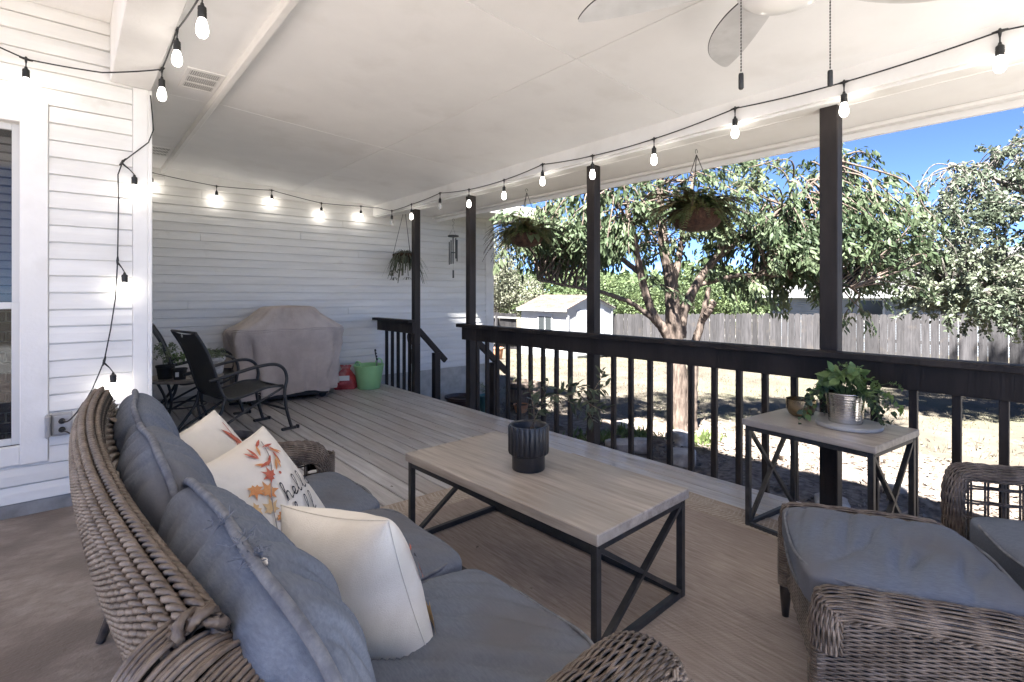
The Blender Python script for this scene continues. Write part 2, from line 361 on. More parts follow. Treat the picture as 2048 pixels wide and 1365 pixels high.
mb = MB(); mb.add([(-5, 6.65, 2.82), (6.2, 6.65, 2.82), (6.2, 10.6, 4.2), (-5, 10.6, 4.2), (-5, 14.4, 2.82), (6.2, 14.4, 2.82)], [(0, 1, 2, 3), (3, 2, 5, 4), (0, 3, 4), (1, 5, 2)]); mb.build('roof', M('roof_shingle_house', (.16, .14, .125), (.25, .22, .2), scale=20, rough=.9), house)
# window with casing, two sashes, blinds behind the upper glass
win = MB(); win.box(-.225, -.098, WY-.028, WY+.01, .305, 2.51, .004); win.box(-1.23, -1.10, WY-.028, WY+.01, .305, 2.51, .004)
win.box(-1.10, -.225, WY-.028, WY+.01, 2.35, 2.51, .004); win.box(-1.10, -.225, WY-.026, WY+.01, .307, .42, .004)
win = win.build('window', WHITE, house)
mb = MB()
for (z0, z1, yo) in ((.42, 1.275, .02), (1.235, 2.35, .045)):
    mb.box(-1.10, -1.062, WY+yo, WY+yo+.03, z0, z1, .003); mb.box(-.263, -.225, WY+yo, WY+yo+.03, z0, z1, .003)
    mb.box(-1.062, -.263, WY+yo, WY+yo+.03, z0, z0+.04, .003); mb.box(-1.062, -.263, WY+yo, WY+yo+.03, z1-.04, z1, .003)
mb.build('sash', M('sash_paint', (.62, .62, .61), rough=.4, bump=.03), win)
for (z0, z1, yo) in ((.46, 1.235, .034), (1.275, 2.31, .059)):
    mb = MB(); mb.box(-1.062, -.263, WY+yo, WY+yo+.004, z0, z1); mb.build('pane', GLASS, win)
for k in range(21):
    mb = MB(); V, F = cbox(np.array([.40, .024, .0015])); a = R(62); mb.add(np.stack([V[:, 0], V[:, 1]*math.cos(a)-V[:, 2]*math.sin(a), V[:, 1]*math.sin(a)+V[:, 2]*math.cos(a)], 1), F)
    o = mb.build('blind_slat', BLIND, win); o.location = (-.66, WY+.12, 1.25+.0505*k)
room = MB(); room.box(-4.1, .2, 6.2, 6.3, -.1, 3.1); room.box(-4.2, -4.1, WY+.14, 6.3, -.1, 3.1); room.box(-4.1, .2, WY+.14, 6.2, -.1, 0); room.box(-4.1, .2, WY+.14, 6.2, 3.05, 3.15)
room.build('interior_room', M('interior_wall', (.18, .17, .16), rough=.9, bump=0), house)
bw = MB(); bw.box(-2.6, .15, 5.55, 5.7, 0, 2.2); bw = bw.build('interior_brick_wall', MORTAR, house)
_b = MB(); _b.add(*cbox(np.array([.10, .02, .034]), .004)); _bm = None
for r_ in range(18):
    for c_ in range(9):
        xx = -1.75+c_*.212+(.106 if r_ % 2 else 0)
        if xx > .05: continue
        if _bm is None: o = _b.build('brick', BRICK, bw); _bm = o.data
        else: o = link('brick', _bm, None, bw)
        o.location = (xx, 5.545, .06+r_*.078)
# outlet box with its two plugs
ob = thing('outlet_box', 'grey weatherproof outlet box with two black plugs on white siding', 'outlet', (-.035, WY-.02, .525))
mb = MB(); mb.box(-.05, .05, -.05, 0, -.068, .068, .006); mb.build('box', GREYP, ob)
mb = MB(); mb.box(-.04, .04, -.056, -.05, -.055, .055, .003); mb.build('face_plate', M('outlet_plate', (.42, .42, .43), rough=.4, bump=0), ob)
mb = MB(); mb.box(-.078, -.052, -.10, -.008, -.066, .066, .008); mb.build('flip_cover', GREYP, ob)
for zz, pts in ((.024, [(0, -.085, .024), (.03, -.12, .03), (.07, -.13, .08), (.10, -.10, .13)]), (-.028, [(0, -.085, -.028), (.04, -.13, -.05), (.07, -.12, -.12), (.085, -.10, -.25), (.10, -.06, -.42)])):
    mb = MB(); mb.lathe([(.001, 0), (.016, .0), (.017, .02), (.010, .034), (.001, .036)], 12)
    mb.V[-1] = np.stack([mb.V[-1][:, 0], -.056-mb.V[-1][:, 2], mb.V[-1][:, 1]+zz], 1); pl = mb.build('plug', RUBBER, ob, smooth=40)
    mb = MB(); mb.tube(smoothpath(pts, 24), .004, 6); mb.build('cable', RUBBER, pl, smooth=True)
# ------------------------------------------------------------------ porch ceiling, beams, soffit
pc = sempty('porch_ceiling', (0, 0, 0))
def cz(x): return 2.80-.0595*(x-.84)
YB = -1.1; ysp = [YB, 2.05, 4.49, 7.2]  # YB: invented roof end behind the camera, open beyond to let daylight in
for (xa, xb) in ((.84, 2.27), (2.27, 3.46)):
    for ya, yb in zip(ysp[:-1], ysp[1:]):
        mb = MB(); g = .0032; x0, x1, y0, y1 = xa+g, xb-g, ya+g, yb-g
        mb.add([(x0, y0, cz(x0)), (x1, y0, cz(x1)), (x1, y1, cz(x1)), (x0, y1, cz(x0)), (x0, y0, cz(x0)+.02), (x1, y0, cz(x1)+.02), (x1, y1, cz(x1)+.02), (x0, y1, cz(x0)+.02)],
               [(3, 2, 1, 0), (4, 5, 6, 7), (0, 1, 5, 4), (1, 2, 6, 5), (2, 3, 7, 6), (3, 0, 4, 7)])
        mb.build('ceiling_panel', CEIL, pc)
for ya, yb in ((YB, 2.05), (2.05, 4.49), (4.49, 7.2)):
    mb = MB(); mb.box(.381, .80, ya+.0015, yb-.0015, 2.79, 2.81); mb.build('soffit_panel', CEIL, pc)
mb = MB(); mb.box(.80, .84, YB, 7.2, 2.735, 2.815, .004); mb.build('trim_board', WHITE, pc)
mb = MB(); mb.box(.84, 3.44, FY-.045, FY-.022, 2.60, 2.80); mb.build('wall_trim', WHITE, pc)
mb = MB(); mb.box(.20, .42, YB, WY-.032, 2.70, 3.12, .004); mb.build('patio_beam', WHITE, pc)
mb = MB(); mb.box(-3.75, .199, YB, WY-.02, 3.085, 3.10); mb.build('patio_ceiling_panel', CEIL, pc)
mb = MB(); mb.box(3.44, 3.475, YB, FY-.02, 2.495, 2.66, .004); mb.build('beam_face', WHITE, pc)
mb = MB(); mb.box(3.477, 3.60, YB, FY-.02, 2.480, 2.66, .004); mb.build('beam', WHITE, pc)
for ya, yb in ((YB, 2.1), (2.1, 4.4), (4.4, 6.69)):
    mb = MB(); mb.box(3.602, 4.24, ya+.001, yb-.001, 2.500, 2.515); mb.build('soffit_panel', CEIL, pc)
mb = MB(); mb.box(3.602, 3.632, YB, 6.69, 2.478, 2.499, .004); mb.box(4.17, 4.238, YB, 6.69, 2.472, 2.499, .004); mb.build('soffit_trim', WHITE, pc)
mb = MB(); mb.box(4.242, 4.272, YB, 6.69, 2.43, 2.62, .004); mb.build('fascia', WHITE, pc)
mb = MB(); mb.add([(.3, YB, 3.14), (4.36, YB, 2.64), (4.36, 6.64, 2.64), (.3, 6.64, 3.14), (.3, YB, 3.4), (4.36, YB, 2.74), (4.36, 6.64, 2.74), (.3, 6.64, 3.4)], [(3, 2, 1, 0), (4, 5, 6, 7), (0, 1, 5, 4), (1, 2, 6, 5), (2, 3, 7, 6), (3, 0, 4, 7)])
mb.box(-3.8, .298, YB, 6.64, 3.205, 3.40); mb.box(-4.4, -3.802, WY-.3, 6.64, 3.205, 3.40)  # invented left roof edge, placed to set how much daylight enters the patio
mb.build('porch_roof_deck', M('roofing', (.2, .18, .165), rough=.9), pc)
mb = MB(); mb.box(.2, 4.27, YB-.032, YB-.002, 2.43, 3.38, .004); mb.build('added_end_fascia', WHITE, pc)  # closes the invented roof end behind the camera
mb = MB(); mb.box(-3.8, .19, YB-.03, YB-.002, 3.07, 3.38, .004); mb.box(-3.83, -3.802, YB, WY-.32, 3.07, 3.38, .004); mb.build('added_patio_fascia', WHITE, pc)  # finishes the invented, unseen edges of the patio roof
# soffit vents
def vent(name, label, x0, x1, y0, y1, z=2.79):
    t = thing(name, label, 'vent', ((x0+x1)/2, (y0+y1)/2, z), group='soffit vents'); hx, hy = (x1-x0)/2, (y1-y0)/2
    mb = MB(); mb.box(-hx+.01, hx-.01, -hy+.01, hy-.01, -.002, -.0005); mb.build('slot_shade', DARK, t)  # black sheet painted as the shaded hollow behind the slots
    mb = MB(); mb.box(-hx, -hx+.022, -hy, hy, -.007, -.0002); mb.box(hx-.022, hx, -hy, hy, -.007, -.0002)
    mb.box(-hx+.022, hx-.022, -hy, -hy+.03, -.007, -.0002); mb.box(-hx+.022, hx-.022, hy-.03, hy, -.007, -.0002); mb.build('frame', WHITE, t)
    mb = MB(); mb.box(-hx+.022, hx-.022, -1e-3, 1e-3, -.005, -.0025)
    n = 15; bx = (2*hx-.044)/n
    me = None
    for i in range(n):
        if me is None: m2 = MB(); m2.box(-bx*.24, bx*.24, -hy+.03, hy-.03, -.0065, -.002); o = m2.build('slat', WHITE, t); me = o.data
        else: o = link('slat', me, None, t)
        o.location.x = -hx+.022+bx*(i+.5)
    for f in (-.16, .16):
        m2 = MB(); m2.box(-hx+.022, hx-.022, f*2*hy-.010, f*2*hy+.010, -.0068, -.002); m2.build('cross_bar', WHITE, t)
vent('soffit_vent', 'slotted white soffit vent beside the two bulbs under the patio beam', .575, .795, 3.86, 4.26)
vent('soffit_vent', 'smaller looking slotted soffit vent far back above the corner board', .575, .795, 6.12, 6.52)
# ------------------------------------------------------------------ posts and railings
PY = [(6.11, 6.195), (4.845, 4.93), (2.977, 3.065), (1.066, 1.166)]
PL = ['dark brown porch post beside the stair opening nearest the far wall', 'dark brown porch post where the long railing ends at the steps', 'dark brown porch post behind the ribbed black pot, third from the wall', 'nearest and thickest dark brown porch post, behind the side table']
for (a, b), l in zip(PY, PL):
    mb = MB(); hy = (b-a)/2; mb.box(-.045, .045, -hy, hy, 0, 3.26, .004); o = mb.build('porch_post', STAIN); o.location = (3.579, (a+b)/2, -.78); tag(o, l, 'post', 'porch posts')
def railing(label, y0, y1, ybal, x0=3.418):
    t = thing('deck_railing', label, 'railing', (3.5, (y0+y1)/2, 0), group='deck railings'); o_ = np.array([3.5, (y0+y1)/2, 0])
    mb = MB(); mb.box(x0, 3.528, y0-.02, y1+.02, .942, .980, .005); c_ = mb.build('cap_rail', STAIN, t, world=True)
    mb = MB(); mb.box(3.49, 3.528, y0, y1, .795, .940, .003); mb.build('rail_board', STAIN, t, world=True)
    me = None
    for yb in ybal:
        if me is None: m2 = MB(); m2.box(-.019, .019, -.019, .019, 0, 1.06, .003); o = m2.build('baluster', STAIN, t); me = o.data
        else: o = link('baluster', me, None, t)
        o.location = (3.552-o_[0], yb-o_[1], -.18); o.rotation_euler = (random.uniform(-.004, .004), random.uniform(-.003, .003), random.uniform(-.03, .03))
    return t
bal = [4.72-.18*i for i in range(9)]+[2.775-.1825*i for i in range(9)]+[.88-.182*i for i in range(17)]
railing('long dark brown deck railing with square balusters along the yard side', -2.5, 4.95, bal)
railing('short dark brown railing between the far wall and the stair opening', 6.10, 7.14, [6.95, 6.775, 6.60, 6.43, 6.28])
def handrail(label, y, xa, za, xb, zb, xn):
    t = thing('stair_handrail', label, 'handrail', (xn, y, gz(xn, y)-.02), group='stair handrails')
    mb = MB(); mb.bar((xa, y, za), (xb, y, zb), .045, .075, b=.006); mb.build('handrail', STAIN, t, world=True)
    zt = za+(zb-za)*(xn-xa)/(xb-xa)-.04; mb = MB(); mb.box(xn-.045, xn+.045, y-.045, y+.045, gz(xn, y)-.05, zt, .004); mb.build('newel_post', STAIN, t, world=True)
handrail('sloping handrail with short newel post in front of the far wall', 6.15, 3.615, .84, 4.06, .38, 3.90)
handrail('sloping handrail with newel post seen through the long railing', 4.87, 3.615, .80, 4.12, .36, 3.92)
st = thing('deck_steps', 'grey wooden steps going down to the yard between the handrails', 'steps', (3.8, 5.5, -.7))
for i, (xx, zz) in enumerate(((3.67, -.19), (3.93, -.37), (4.19, -.55))):
    for q in (0, 1):
        mb = MB(); mb.box(xx-.13+q*.13, xx-.005+q*.13, 4.95, 6.09, zz-.035, zz, .004); mb.build('tread', DECK, st, world=True)
for yy in (4.97, 6.05):
    mb = MB(); mb.bar((3.54, yy, -.22), (4.25, yy, -.72), .04, .22); mb.build('stringer', STAIN, st, world=True)
# ------------------------------------------------------------------ furniture materials
WICK = M('resin_wicker', (.052, .037, .028), (.185, .145, .115), scale=26, st=(1, 1, 1), rough=.38, bump=.25, bscale=120, spec=.5, lo=.28, hi=.72, c3=(.215, .175, .145), s3=14, lo3=.5, hi3=.72, detail=8)
WICKD = M('wicker_core', (.012, .010, .009), rough=.8, bump=0)
FAB = M('slate_fabric', (.104, .122, .160), (.160, .184, .230), scale=75, st=(3, .5, 3), rough=.9, bump=.22, bscale=260, lo=.25, hi=.75, spec=.2, c3=(.128, .130, .142), s3=2.6, lo3=.45, hi3=.7)
PIPE = M('slate_piping', (.11, .118, .14), (.18, .19, .21), scale=40, rough=.85, bump=.2, bscale=500, spec=.2)
CREAM = M('cream_canvas', (.68, .645, .58), (.78, .75, .69), scale=6, rough=.92, bump=.22, bscale=380, spec=.15, c3=(.64, .58, .50), s3=3, lo3=.55, hi3=.8)
OAK = M('grey_oak_top', (.25, .212, .175), (.50, .445, .39), scale=5, st=(7, .55, 7), rough=.33, bump=.12, bscale=40, bst=(5, .2, 5), spec=.5, lo=.3, hi=.72, detail=9, c3=(.31, .285, .26), s3=2, lo3=.45, hi3=.7)
RUG = M('woven_rug', (.235, .188, .162), (.53, .460, .410), scale=10, st=(8, .7, 1), rough=.97, bump=.5, bscale=150, bst=(3, 1, 1), lo=.22, hi=.78, detail=12, spec=.1, c3=(.32, .262, .228), s3=1.4, lo3=.45, hi3=.75)
node_add_bump_wave(RUG, 48, 'DIAGONAL', .6, .003)
BORD = M('rug_border', (.31, .255, .21), (.50, .435, .37), scale=9, st=(5, 1, 1), rough=.97, bump=.5, bscale=150, spec=.1, lo=.32, hi=.66)
# ------------------------------------------------------------------ cushion builders
def wrinkle(P, amp, seed, freq=7):
    g = np.random.default_rng(seed); d = np.zeros(len(P))
    for _ in range(9):
        k = g.normal(size=3)*freq*g.uniform(.5, 1.9); d += g.uniform(.3, 1)*np.abs(np.sin(P@k+g.uniform(0, 6)))**.7
    return amp*(d/9-.45)*2
def cube_grid(n):
    """subdivided cube surface, unit, welded"""
    V = {}; F = []
    def vid(p):
        k = tuple(np.round(p, 5))
        if k not in V: V[k] = len(V)
        return V[k]
    t = np.linspace(-1, 1, n+1)
    for a in range(3):
        o = [(a+1) % 3, (a+2) % 3]
        for sg in (-1, 1):
            for i in range(n):
                for j in range(n):
                    q = []
                    for di, dj in ((0, 0), (1, 0), (1, 1), (0, 1)):
                        p = [0, 0, 0]; p[a] = sg; p[o[0]] = t[i+di]; p[o[1]] = t[j+dj]; q.append(vid(p))
                    F.append(tuple(q) if sg > 0 else tuple(q[::-1]))
    return np.array(list(V.keys())), F
CG = cube_grid(56)
def cushion(name, label, dims, loc, rot, group, p=7, crown=.25, wr=.006, seed=1, thick=2, knife=False, mat=None, freq=7, pipes=True, wdir=None):
    """rounded cushion; 'thick' is the axis of its thickness; piping along the seams"""
    C, F = CG; h = np.array(dims)/2; a = thick; o = [i for i in range(3) if i != a]
    nrm = (np.abs(C)**p).sum(1)**(1/p); P = C/nrm[:, None]
    e = (1-np.abs(P[:, o[0]])**3.0)*(1-np.abs(P[:, o[1]])**3.0); e = np.clip(e, 0, 1)
    P = P.copy()
    if knife: P[:, a] *= .28+.85*e**.55
    else: P[:, a] *= 1+crown*e
    X = P*h
    wv = wrinkle(X, wr, seed, freq)
    if wdir is not None:
        g = np.random.default_rng(seed+3); q = np.array(wdir, float)
        for _ in range(7):
            k = q*g.uniform(30, 95)+g.normal(size=3)*9; ph = X@k+g.uniform(0, 6)+1.3*np.sin(X@(g.normal(size=3)*6)+g.uniform(0, 6)); mk = np.clip(.35+.9*np.sin(X@(g.normal(size=3)*7)+g.uniform(0, 6)), 0, 1)
            wv = wv-wr*g.uniform(.45, 1)*np.exp(-(np.sin(ph/2)/.24)**2)*mk+wr*.25*mk*np.exp(-(np.cos(ph/2)/.5)**2)
    N = P/np.linalg.norm(P, axis=1)[:, None]; X = X+N*(wv*(.10+.90*e**.6))[:, None]
    mb = MB(); mb.add(X, F); ob_ = mb.build(name, mat or FAB, None, smooth=True); ob_.location = loc; ob_.rotation_euler = rot
    tag(ob_, label, 'cushion', group)
    if pipes:
        th = np.linspace(0, 2*np.pi, 193)[:-1]; pp = p
        for zf in ([0] if knife else [.80, -.80]):
            c, s = np.cos(th), np.sin(th); r = (np.abs(c)**pp+np.abs(s)**pp+abs(zf)**(pp*1.0))**(-1/pp)
            Q = np.zeros((192, 3)); xo = .012 if knife else .0075; Q[:, o[0]] = c*r*(h[o[0]]+xo); Q[:, o[1]] = s*r*(h[o[1]]+xo); Q[:, a] = zf*h[a]*1.02*(r/np.max(r) if zf else 1)
            g = np.random.default_rng(seed+9); Q[:, a] += .006*np.sin(th*3+seed)+.003*np.sin(th*7+2*seed)
            mb = MB(); mb.tube(Q, .0092 if knife else .0055, 8, closed=True); mb.build('piping', PIPE, ob_, smooth=True)
    return ob_
# ------------------------------------------------------------------ wicker sofa
def xc(y): return np.where(y < 1.95, .072+.128*((1.95-y)/1.35)**2, .072+.055*((y-1.95)/.7)**2)
def zr(y): return .9+.028*(y-1.6)-.05*np.clip((.95-y)/.4, 0, 1)**2
PRX = np.array([.0, -.010, -.030, -.052, -.064, -.064, -.050, -.018, .040, .115, .170]); PRZ = np.array([-.03, .0, .016, .004, -.03, -.09, -.17, -.28, -.40, -.53, -.62])
_s = np.concatenate([[0], np.cumsum(np.hypot(np.diff(PRX), np.diff(PRZ)))]); _s /= _s[-1]
Y0, Y1 = .80, 2.64
def S_back(u, v, ins=0):
    y = Y0+(Y1-Y0)*u; px = np.interp(v, _s, PRX); pz = np.interp(v, _s, PRZ)
    return np.stack([xc(y)+px+ins*.9, y, zr(y)*1.0+pz*(1+.0*u)-ins*.3], -1)
sofa = thing('wicker_sofa', 'brown wicker sofa with curved braided back in the left foreground', 'sofa', (.55, 1.6, 0))
rl = []
uu = np.linspace(0, 1, 60)
for j in range(21):
    v = .012+.0285*j; P, N = surf_frame(S_back, uu, np.full_like(uu, v)); N = -N if N[30, 2] < 0 and v < .2 else N
    rl.append((P, N))
nrows = len(rl)
for P, N in rl:
    vq_obj('back_braid', rope(P, N, .0118, .072, 3, 6), WICK, sofa)
_v = np.linspace(-.0, .62, 40); _P, _N = surf_frame(lambda a, b: S_back(b, a), _v, np.full(40, .004)); vq_obj('back_braid', rope(_P, -_N, .015, .06, 2, 6), WICK, sofa)
vq = weave(lambda u, v: S_back(u, .60+v*.40), 30, 40, .0035, .0042, .003, 5, -1)
vq_obj('back_weave', vq, WICK, sofa)
g = np.stack([S_back(np.full(24, t), np.linspace(0, 1, 24), .012) for t in np.linspace(0, 1, 40)]); mb = MB(); mb.grid(g); mb.build('back_core', WICKD, sofa, True, world=True)
yl = np.linspace(Y0+.02, Y1-.02, 40); inner = np.stack([np.stack([xc(yl)+.006+f*.19, yl, zr(yl)-.03-f*(zr(yl)-.40)], -1) for f in np.linspace(0, 1, 8)], 1)
mb = MB(); mb.grid(inner); mb.build('inner_back', WICKD, sofa, True, world=True)
Sin = lambda u, v: np.stack([xc(Y0+(Y1-Y0)*u)+.010+v*.185, Y0+(Y1-Y0)*u, zr(Y0+(Y1-Y0)*u)-.035-v*.46], -1)
vq_obj('inner_weave', weave(Sin, 44, 44, .003, .0042, .003, 4, -1), WICK, sofa)
APX = smoothpath([(.105, .835, .868), (.155, .745, .835), (.235, .665, .775), (.34, .62, .705), (.50, .60, .638), (.70, .615, .612), (.86, .632, .600), (.955, .642, .573), (.995, .645, .50), (1.0, .645, .43)], 64)
def arm(parent, path, sy, hw=.088, hh=.055):
    """sy mirrors the arm about the sofa's middle"""
    A = path.copy()
    if sy < 0: A[:, 1] = 3.2-A[:, 1]; A[:, 0] -= .01
    t = np.linspace(0, 1, len(A)); T = np.gradient(A, axis=0); T /= np.linalg.norm(T, axis=1)[:, None]
    side = np.cross(T, (0, 0, 1.)); 
    for k in range(len(side)):
        if np.linalg.norm(side[k]) < .3: side[k] = side[k-1]
    side /= np.linalg.norm(side, axis=1)[:, None]; upv = np.cross(side, T)
    def S(u, v, ins=0):
        f = lambda arr: np.stack([np.interp(np.clip(u, 0, 1), t, arr[:, i]) for i in range(3)], -1)
        P, Sd, U = f(A), f(side), f(upv); a = (v-.5)*np.pi*1.25
        w_ = (hw-ins)*np.interp(u, [0, .15, .4, 1], [.72, .85, 1, 1.0])
        return P+Sd*(np.sin(a)*w_)[..., None]+U*((np.cos(a)-1)*(hh)-ins)[..., None]
    vq = weave(lambda u, v: S(u, .03+.94*v), 42, 22, .0034, .0040, .0030, 8, -1, u0=.26, u1=1.0)
    vq_obj('arm_weave', vq, WICK, parent)
    Ps, Ns = [], []; vv = np.linspace(0, 1, 26)
    for u in np.linspace(.0, .27, 36):
        P, N = surf_frame(lambda a, b: S(b, a), vv, np.full_like(vv, u)); Ps.append(P+N*(.003*RNG.normal()+.004)); Ns.append(N)
    vq_obj('arm_wrap', strands(Ps, Ns, .0045, .004, 6), WICK, parent)
    g = np.stack([S(np.full(16, q), np.linspace(0, 1, 16), .008) for q in np.linspace(0, 1, 50)]); mb = MB(); mb.grid(g); mb.build('arm_core', WICKD, parent, True, world=True)
    L = []
    for e in (0.0, 1.0):
        u_ = np.linspace(.02, .97, 60); P, N = surf_frame(S, u_, np.full_like(u_, e)); L.append(rope(P, N, .010, .05, 2, 6))
    vq_obj('arm_edge_braid', join_vq(L), WICK, parent)
    yo = .555 if sy > 0 else 2.645; yi = .72 if sy > 0 else 2.48
    for yy in (yo,):
        L = []; Nn = np.array([0, 1., 0])
        for xx in np.arange(.30, .94, .055):
            for d in (-.005, .005):
                P = np.linspace((xx+d, yy, .34), (xx+d, yy, .585), 6); L.append((P, np.tile(Nn, (6, 1))))
        for zz in (.40, .46, .52):
            for d in (-.005, .005):
                P = np.linspace((.24, yy+d, zz+d), (.97, yy-d, zz-d), 30); P[:, 1] += .004*np.sin(np.arange(30)*1.57+d*600); L.append((P, np.tile(Nn, (30, 1))))
        vq_obj('arm_lattice', strands([a for a, b in L], [b for a, b in L], .0042, .0042, 5), WICK, parent)
    Sp = lambda u, v: np.stack([.16+.80*u, np.full_like(u, yo), .13+.22*v], -1)
    vq_obj('side_weave', weave(Sp, 26, 20, .003, .004, .003, 5, 1), WICK, parent)
    ym = .645 if sy > 0 else 2.555
    th = np.linspace(0, 2*np.pi*44, 44*10); zz = np.linspace(.10, .53, len(th))
    mb = MB(); P = np.stack([.975+.034*np.cos(th), ym+.06*np.sin(th), zz], -1); rad = np.stack([np.cos(th), np.sin(th), 0*th], -1)
    vq_obj('front_post', strands([P], [rad], .0052, .0042, 5), WICK, parent)
    mb = MB(); mb.tube([(.975, ym, 0), (.975, ym, .12), (.975, ym, .5)], [.017, .026, .026], 10); mb.build('leg', WICKD if False else WICK, parent, True, world=True)
arm(sofa, APX, 1); arm(sofa, APX, -1)
Sf = lambda u, v: np.stack([np.full_like(u, .965), .69+1.82*u, .12+.24*v], -1)
vq_obj('front_apron', weave(Sf, 28, 44, .003, .004, .003, 5, -1), WICK, sofa)
mb = MB(); mb.box(.27, .955, .66, 2.54, .15, .345, .01); mb.build('seat_deck', WICKD, sofa, world=True)
for a, b in (((.215, 2.48, .36), (.088, 2.50, 0)), ((.26, .74, .36), (.15, .70, 0))):
    mb = MB(); mb.tube([a, tuple((np.array(a)+b)/2), b], [.024, .021, .016], 10); mb.build('leg', WICK, sofa, True, world=True)
Sb = lambda u, v: np.stack([.235+.02*np.cos(u*3.1), .68+1.86*u, .12+.17*v], -1)
vq_obj('rear_apron', weave(Sb, 18, 44, .003, .004, .003, 5, -1), WICK, sofa)
# seat and back cushions
SC = 'sofa seat cushions'; BC = 'sofa back cushions'
cushion('seat_cushion', 'slate blue seat cushion at the near end of the sofa', (.70, .60, .12), (.640, 1.035, .412), (0, 0, 0), SC, p=8, crown=.28, wr=.015, seed=3, wdir=(.7, .7, 0))
cushion('seat_cushion', 'slate blue seat cushion in the middle of the sofa', (.70, .585, .12), (.640, 1.632, .412), (0, 0, R(.5)), SC, p=8, crown=.28, wr=.012, seed=5, wdir=(.8, .5, 0))
cushion('seat_cushion', 'slate blue seat cushion at the far end of the sofa', (.70, .55, .12), (.640, 2.205, .412), (0, 0, R(-.6)), SC, p=8, crown=.28, wr=.010, seed=8, wdir=(.8, .5, 0))
bcn = cushion('back_cushion', 'nearest slate back cushion with torn fraying piping', (.20, .86, .50), (.268, 1.045, .665), (0, R(-13), R(3.0)), BC, p=3.6, wr=.017, seed=11, thick=0, knife=True, wdir=(.3, 1, .1))
cushion('back_cushion', 'slate back cushion in the middle of the sofa with whole piping', (.19, .74, .48), (.220, 1.70, .690), (0, R(-13), R(-1)), BC, p=3.6, wr=.017, seed=14, thick=0, knife=True, wdir=(.3, 1, .1))
cushion('back_cushion', 'farthest slate back cushion beside the outlet wall', (.18, .64, .48), (.235, 2.36, .695), (0, R(-12), R(-3)), BC, p=3.6, wr=.017, seed=17, thick=0, knife=True, wdir=(.3, 1, .1))
# frayed threads on the torn piping of the nearest cushion
fr_p, fr_n = [], []
for k in range(130):
    yv = RNG.choice([-.03, -.12, -.14, -.19, -.205])+RNG.normal()*.010; base = np.array([RNG.normal()*.009-.004, yv, .262*(1-abs(yv/.43)**3.6)**(1/3.6)+.004])
    d = RNG.normal(size=3); d[2] = abs(d[2])*.6+.1; d /= np.linalg.norm(d); l = RNG.uniform(.003, .010); t = np.linspace(0, 1, 5)[:, None]
    c = RNG.normal(size=3)*.008; fr_p.append(base+d*l*t+c*t**2); fr_n.append(np.tile(np.cross(d, (0.3, .2, 1)), (5, 1)))
vq_obj('frayed_threads', strands(fr_p, fr_n, .0008, .0008, 3), M('thread', (.10, .115, .15), (.22, .24, .28), scale=60, rough=.9, bump=0), bcn, world=False, stuff=True)
mb = MB(); mb.lathe([(.001, -.014), (.003, -.008), (.0055, 0), (.0035, .007), (.001, .012)], 10); mb.V[0] = mb.V[0][:, [0, 2, 1]]+np.array([.004, -.20, .252]); mb.build('exposed_stuffing', M('stuffing', (.7, .66, .6), rough=1, bump=.3), bcn, True)
# ------------------------------------------------------------------ throw pillows with printed leaves and script lettering
def pil_z(s, t, T): return T*np.clip((1-np.abs(s)**2.2)*(1-np.abs(t)**2.2), 0, 1)**.5
def pil_xy(s, t, w): 
    return w/2*s*(1-.07*(1-np.abs(t)**2)), w/2*t*(1-.07*(1-np.abs(s)**2))
def pillow(label, w, T, M4, seed, group='cream throw pillows'):
    n = 40; s = np.sin(np.linspace(-1, 1, n)*np.pi/2); S_, T_ = np.meshgrid(s, s, indexing='ij'); X, Y = pil_xy(S_, T_, w); Z = pil_z(S_, T_, T)
    P = np.stack([X, Y, Z], -1); wr_ = wrinkle(P.reshape(-1, 3), .011 if seed == 23 else .007, seed, 11).reshape(n, n)*np.clip(Z/T*2, 0, 1)
    mb = MB(); F1 = P.copy(); F1[..., 2] += wr_; B1 = P.copy(); B1[..., 2] = -Z-wr_*.9; mb.grid(F1); mb.grid(B1[:, ::-1])
    o = mb.build('throw_pillow', CREAM, None, smooth=True); bm = bmesh.new(); bm.from_mesh(o.data); bmesh.ops.remove_doubles(bm, verts=bm.verts, dist=.0008); bmesh.ops.recalc_face_normals(bm, faces=bm.faces); bm.to_mesh(o.data); bm.free()
    o.data.polygons.foreach_set('use_smooth', np.ones(len(o.data.polygons), bool))
    o.matrix_world = M4; tag(o, label, 'pillow', group)
    th = np.linspace(-1, 1, 25); L = [(a, -1.) for a in th]+[(1., a) for a in th[1:]]+[(-a, 1.) for a in th[1:]]+[(-1., -a) for a in th[1:-1]]
    Q = np.array([(*pil_xy(np.array(a), np.array(b), w*1.002), 0) for a, b in L]); mb = MB(); mb.tube(Q, .0022, 5, closed=True); mb.build('seam', CREAM, o, True)
    return o, T, w
def on_pillow(p, pts, lift=.004):
    o, T, w = p; pts = np.asarray(pts, float); s = pts[:, 0]/(w/2); t = pts[:, 1]/(w/2)
    return np.stack([pts[:, 0], pts[:, 1], pil_z(s, t, T)+lift], -1)
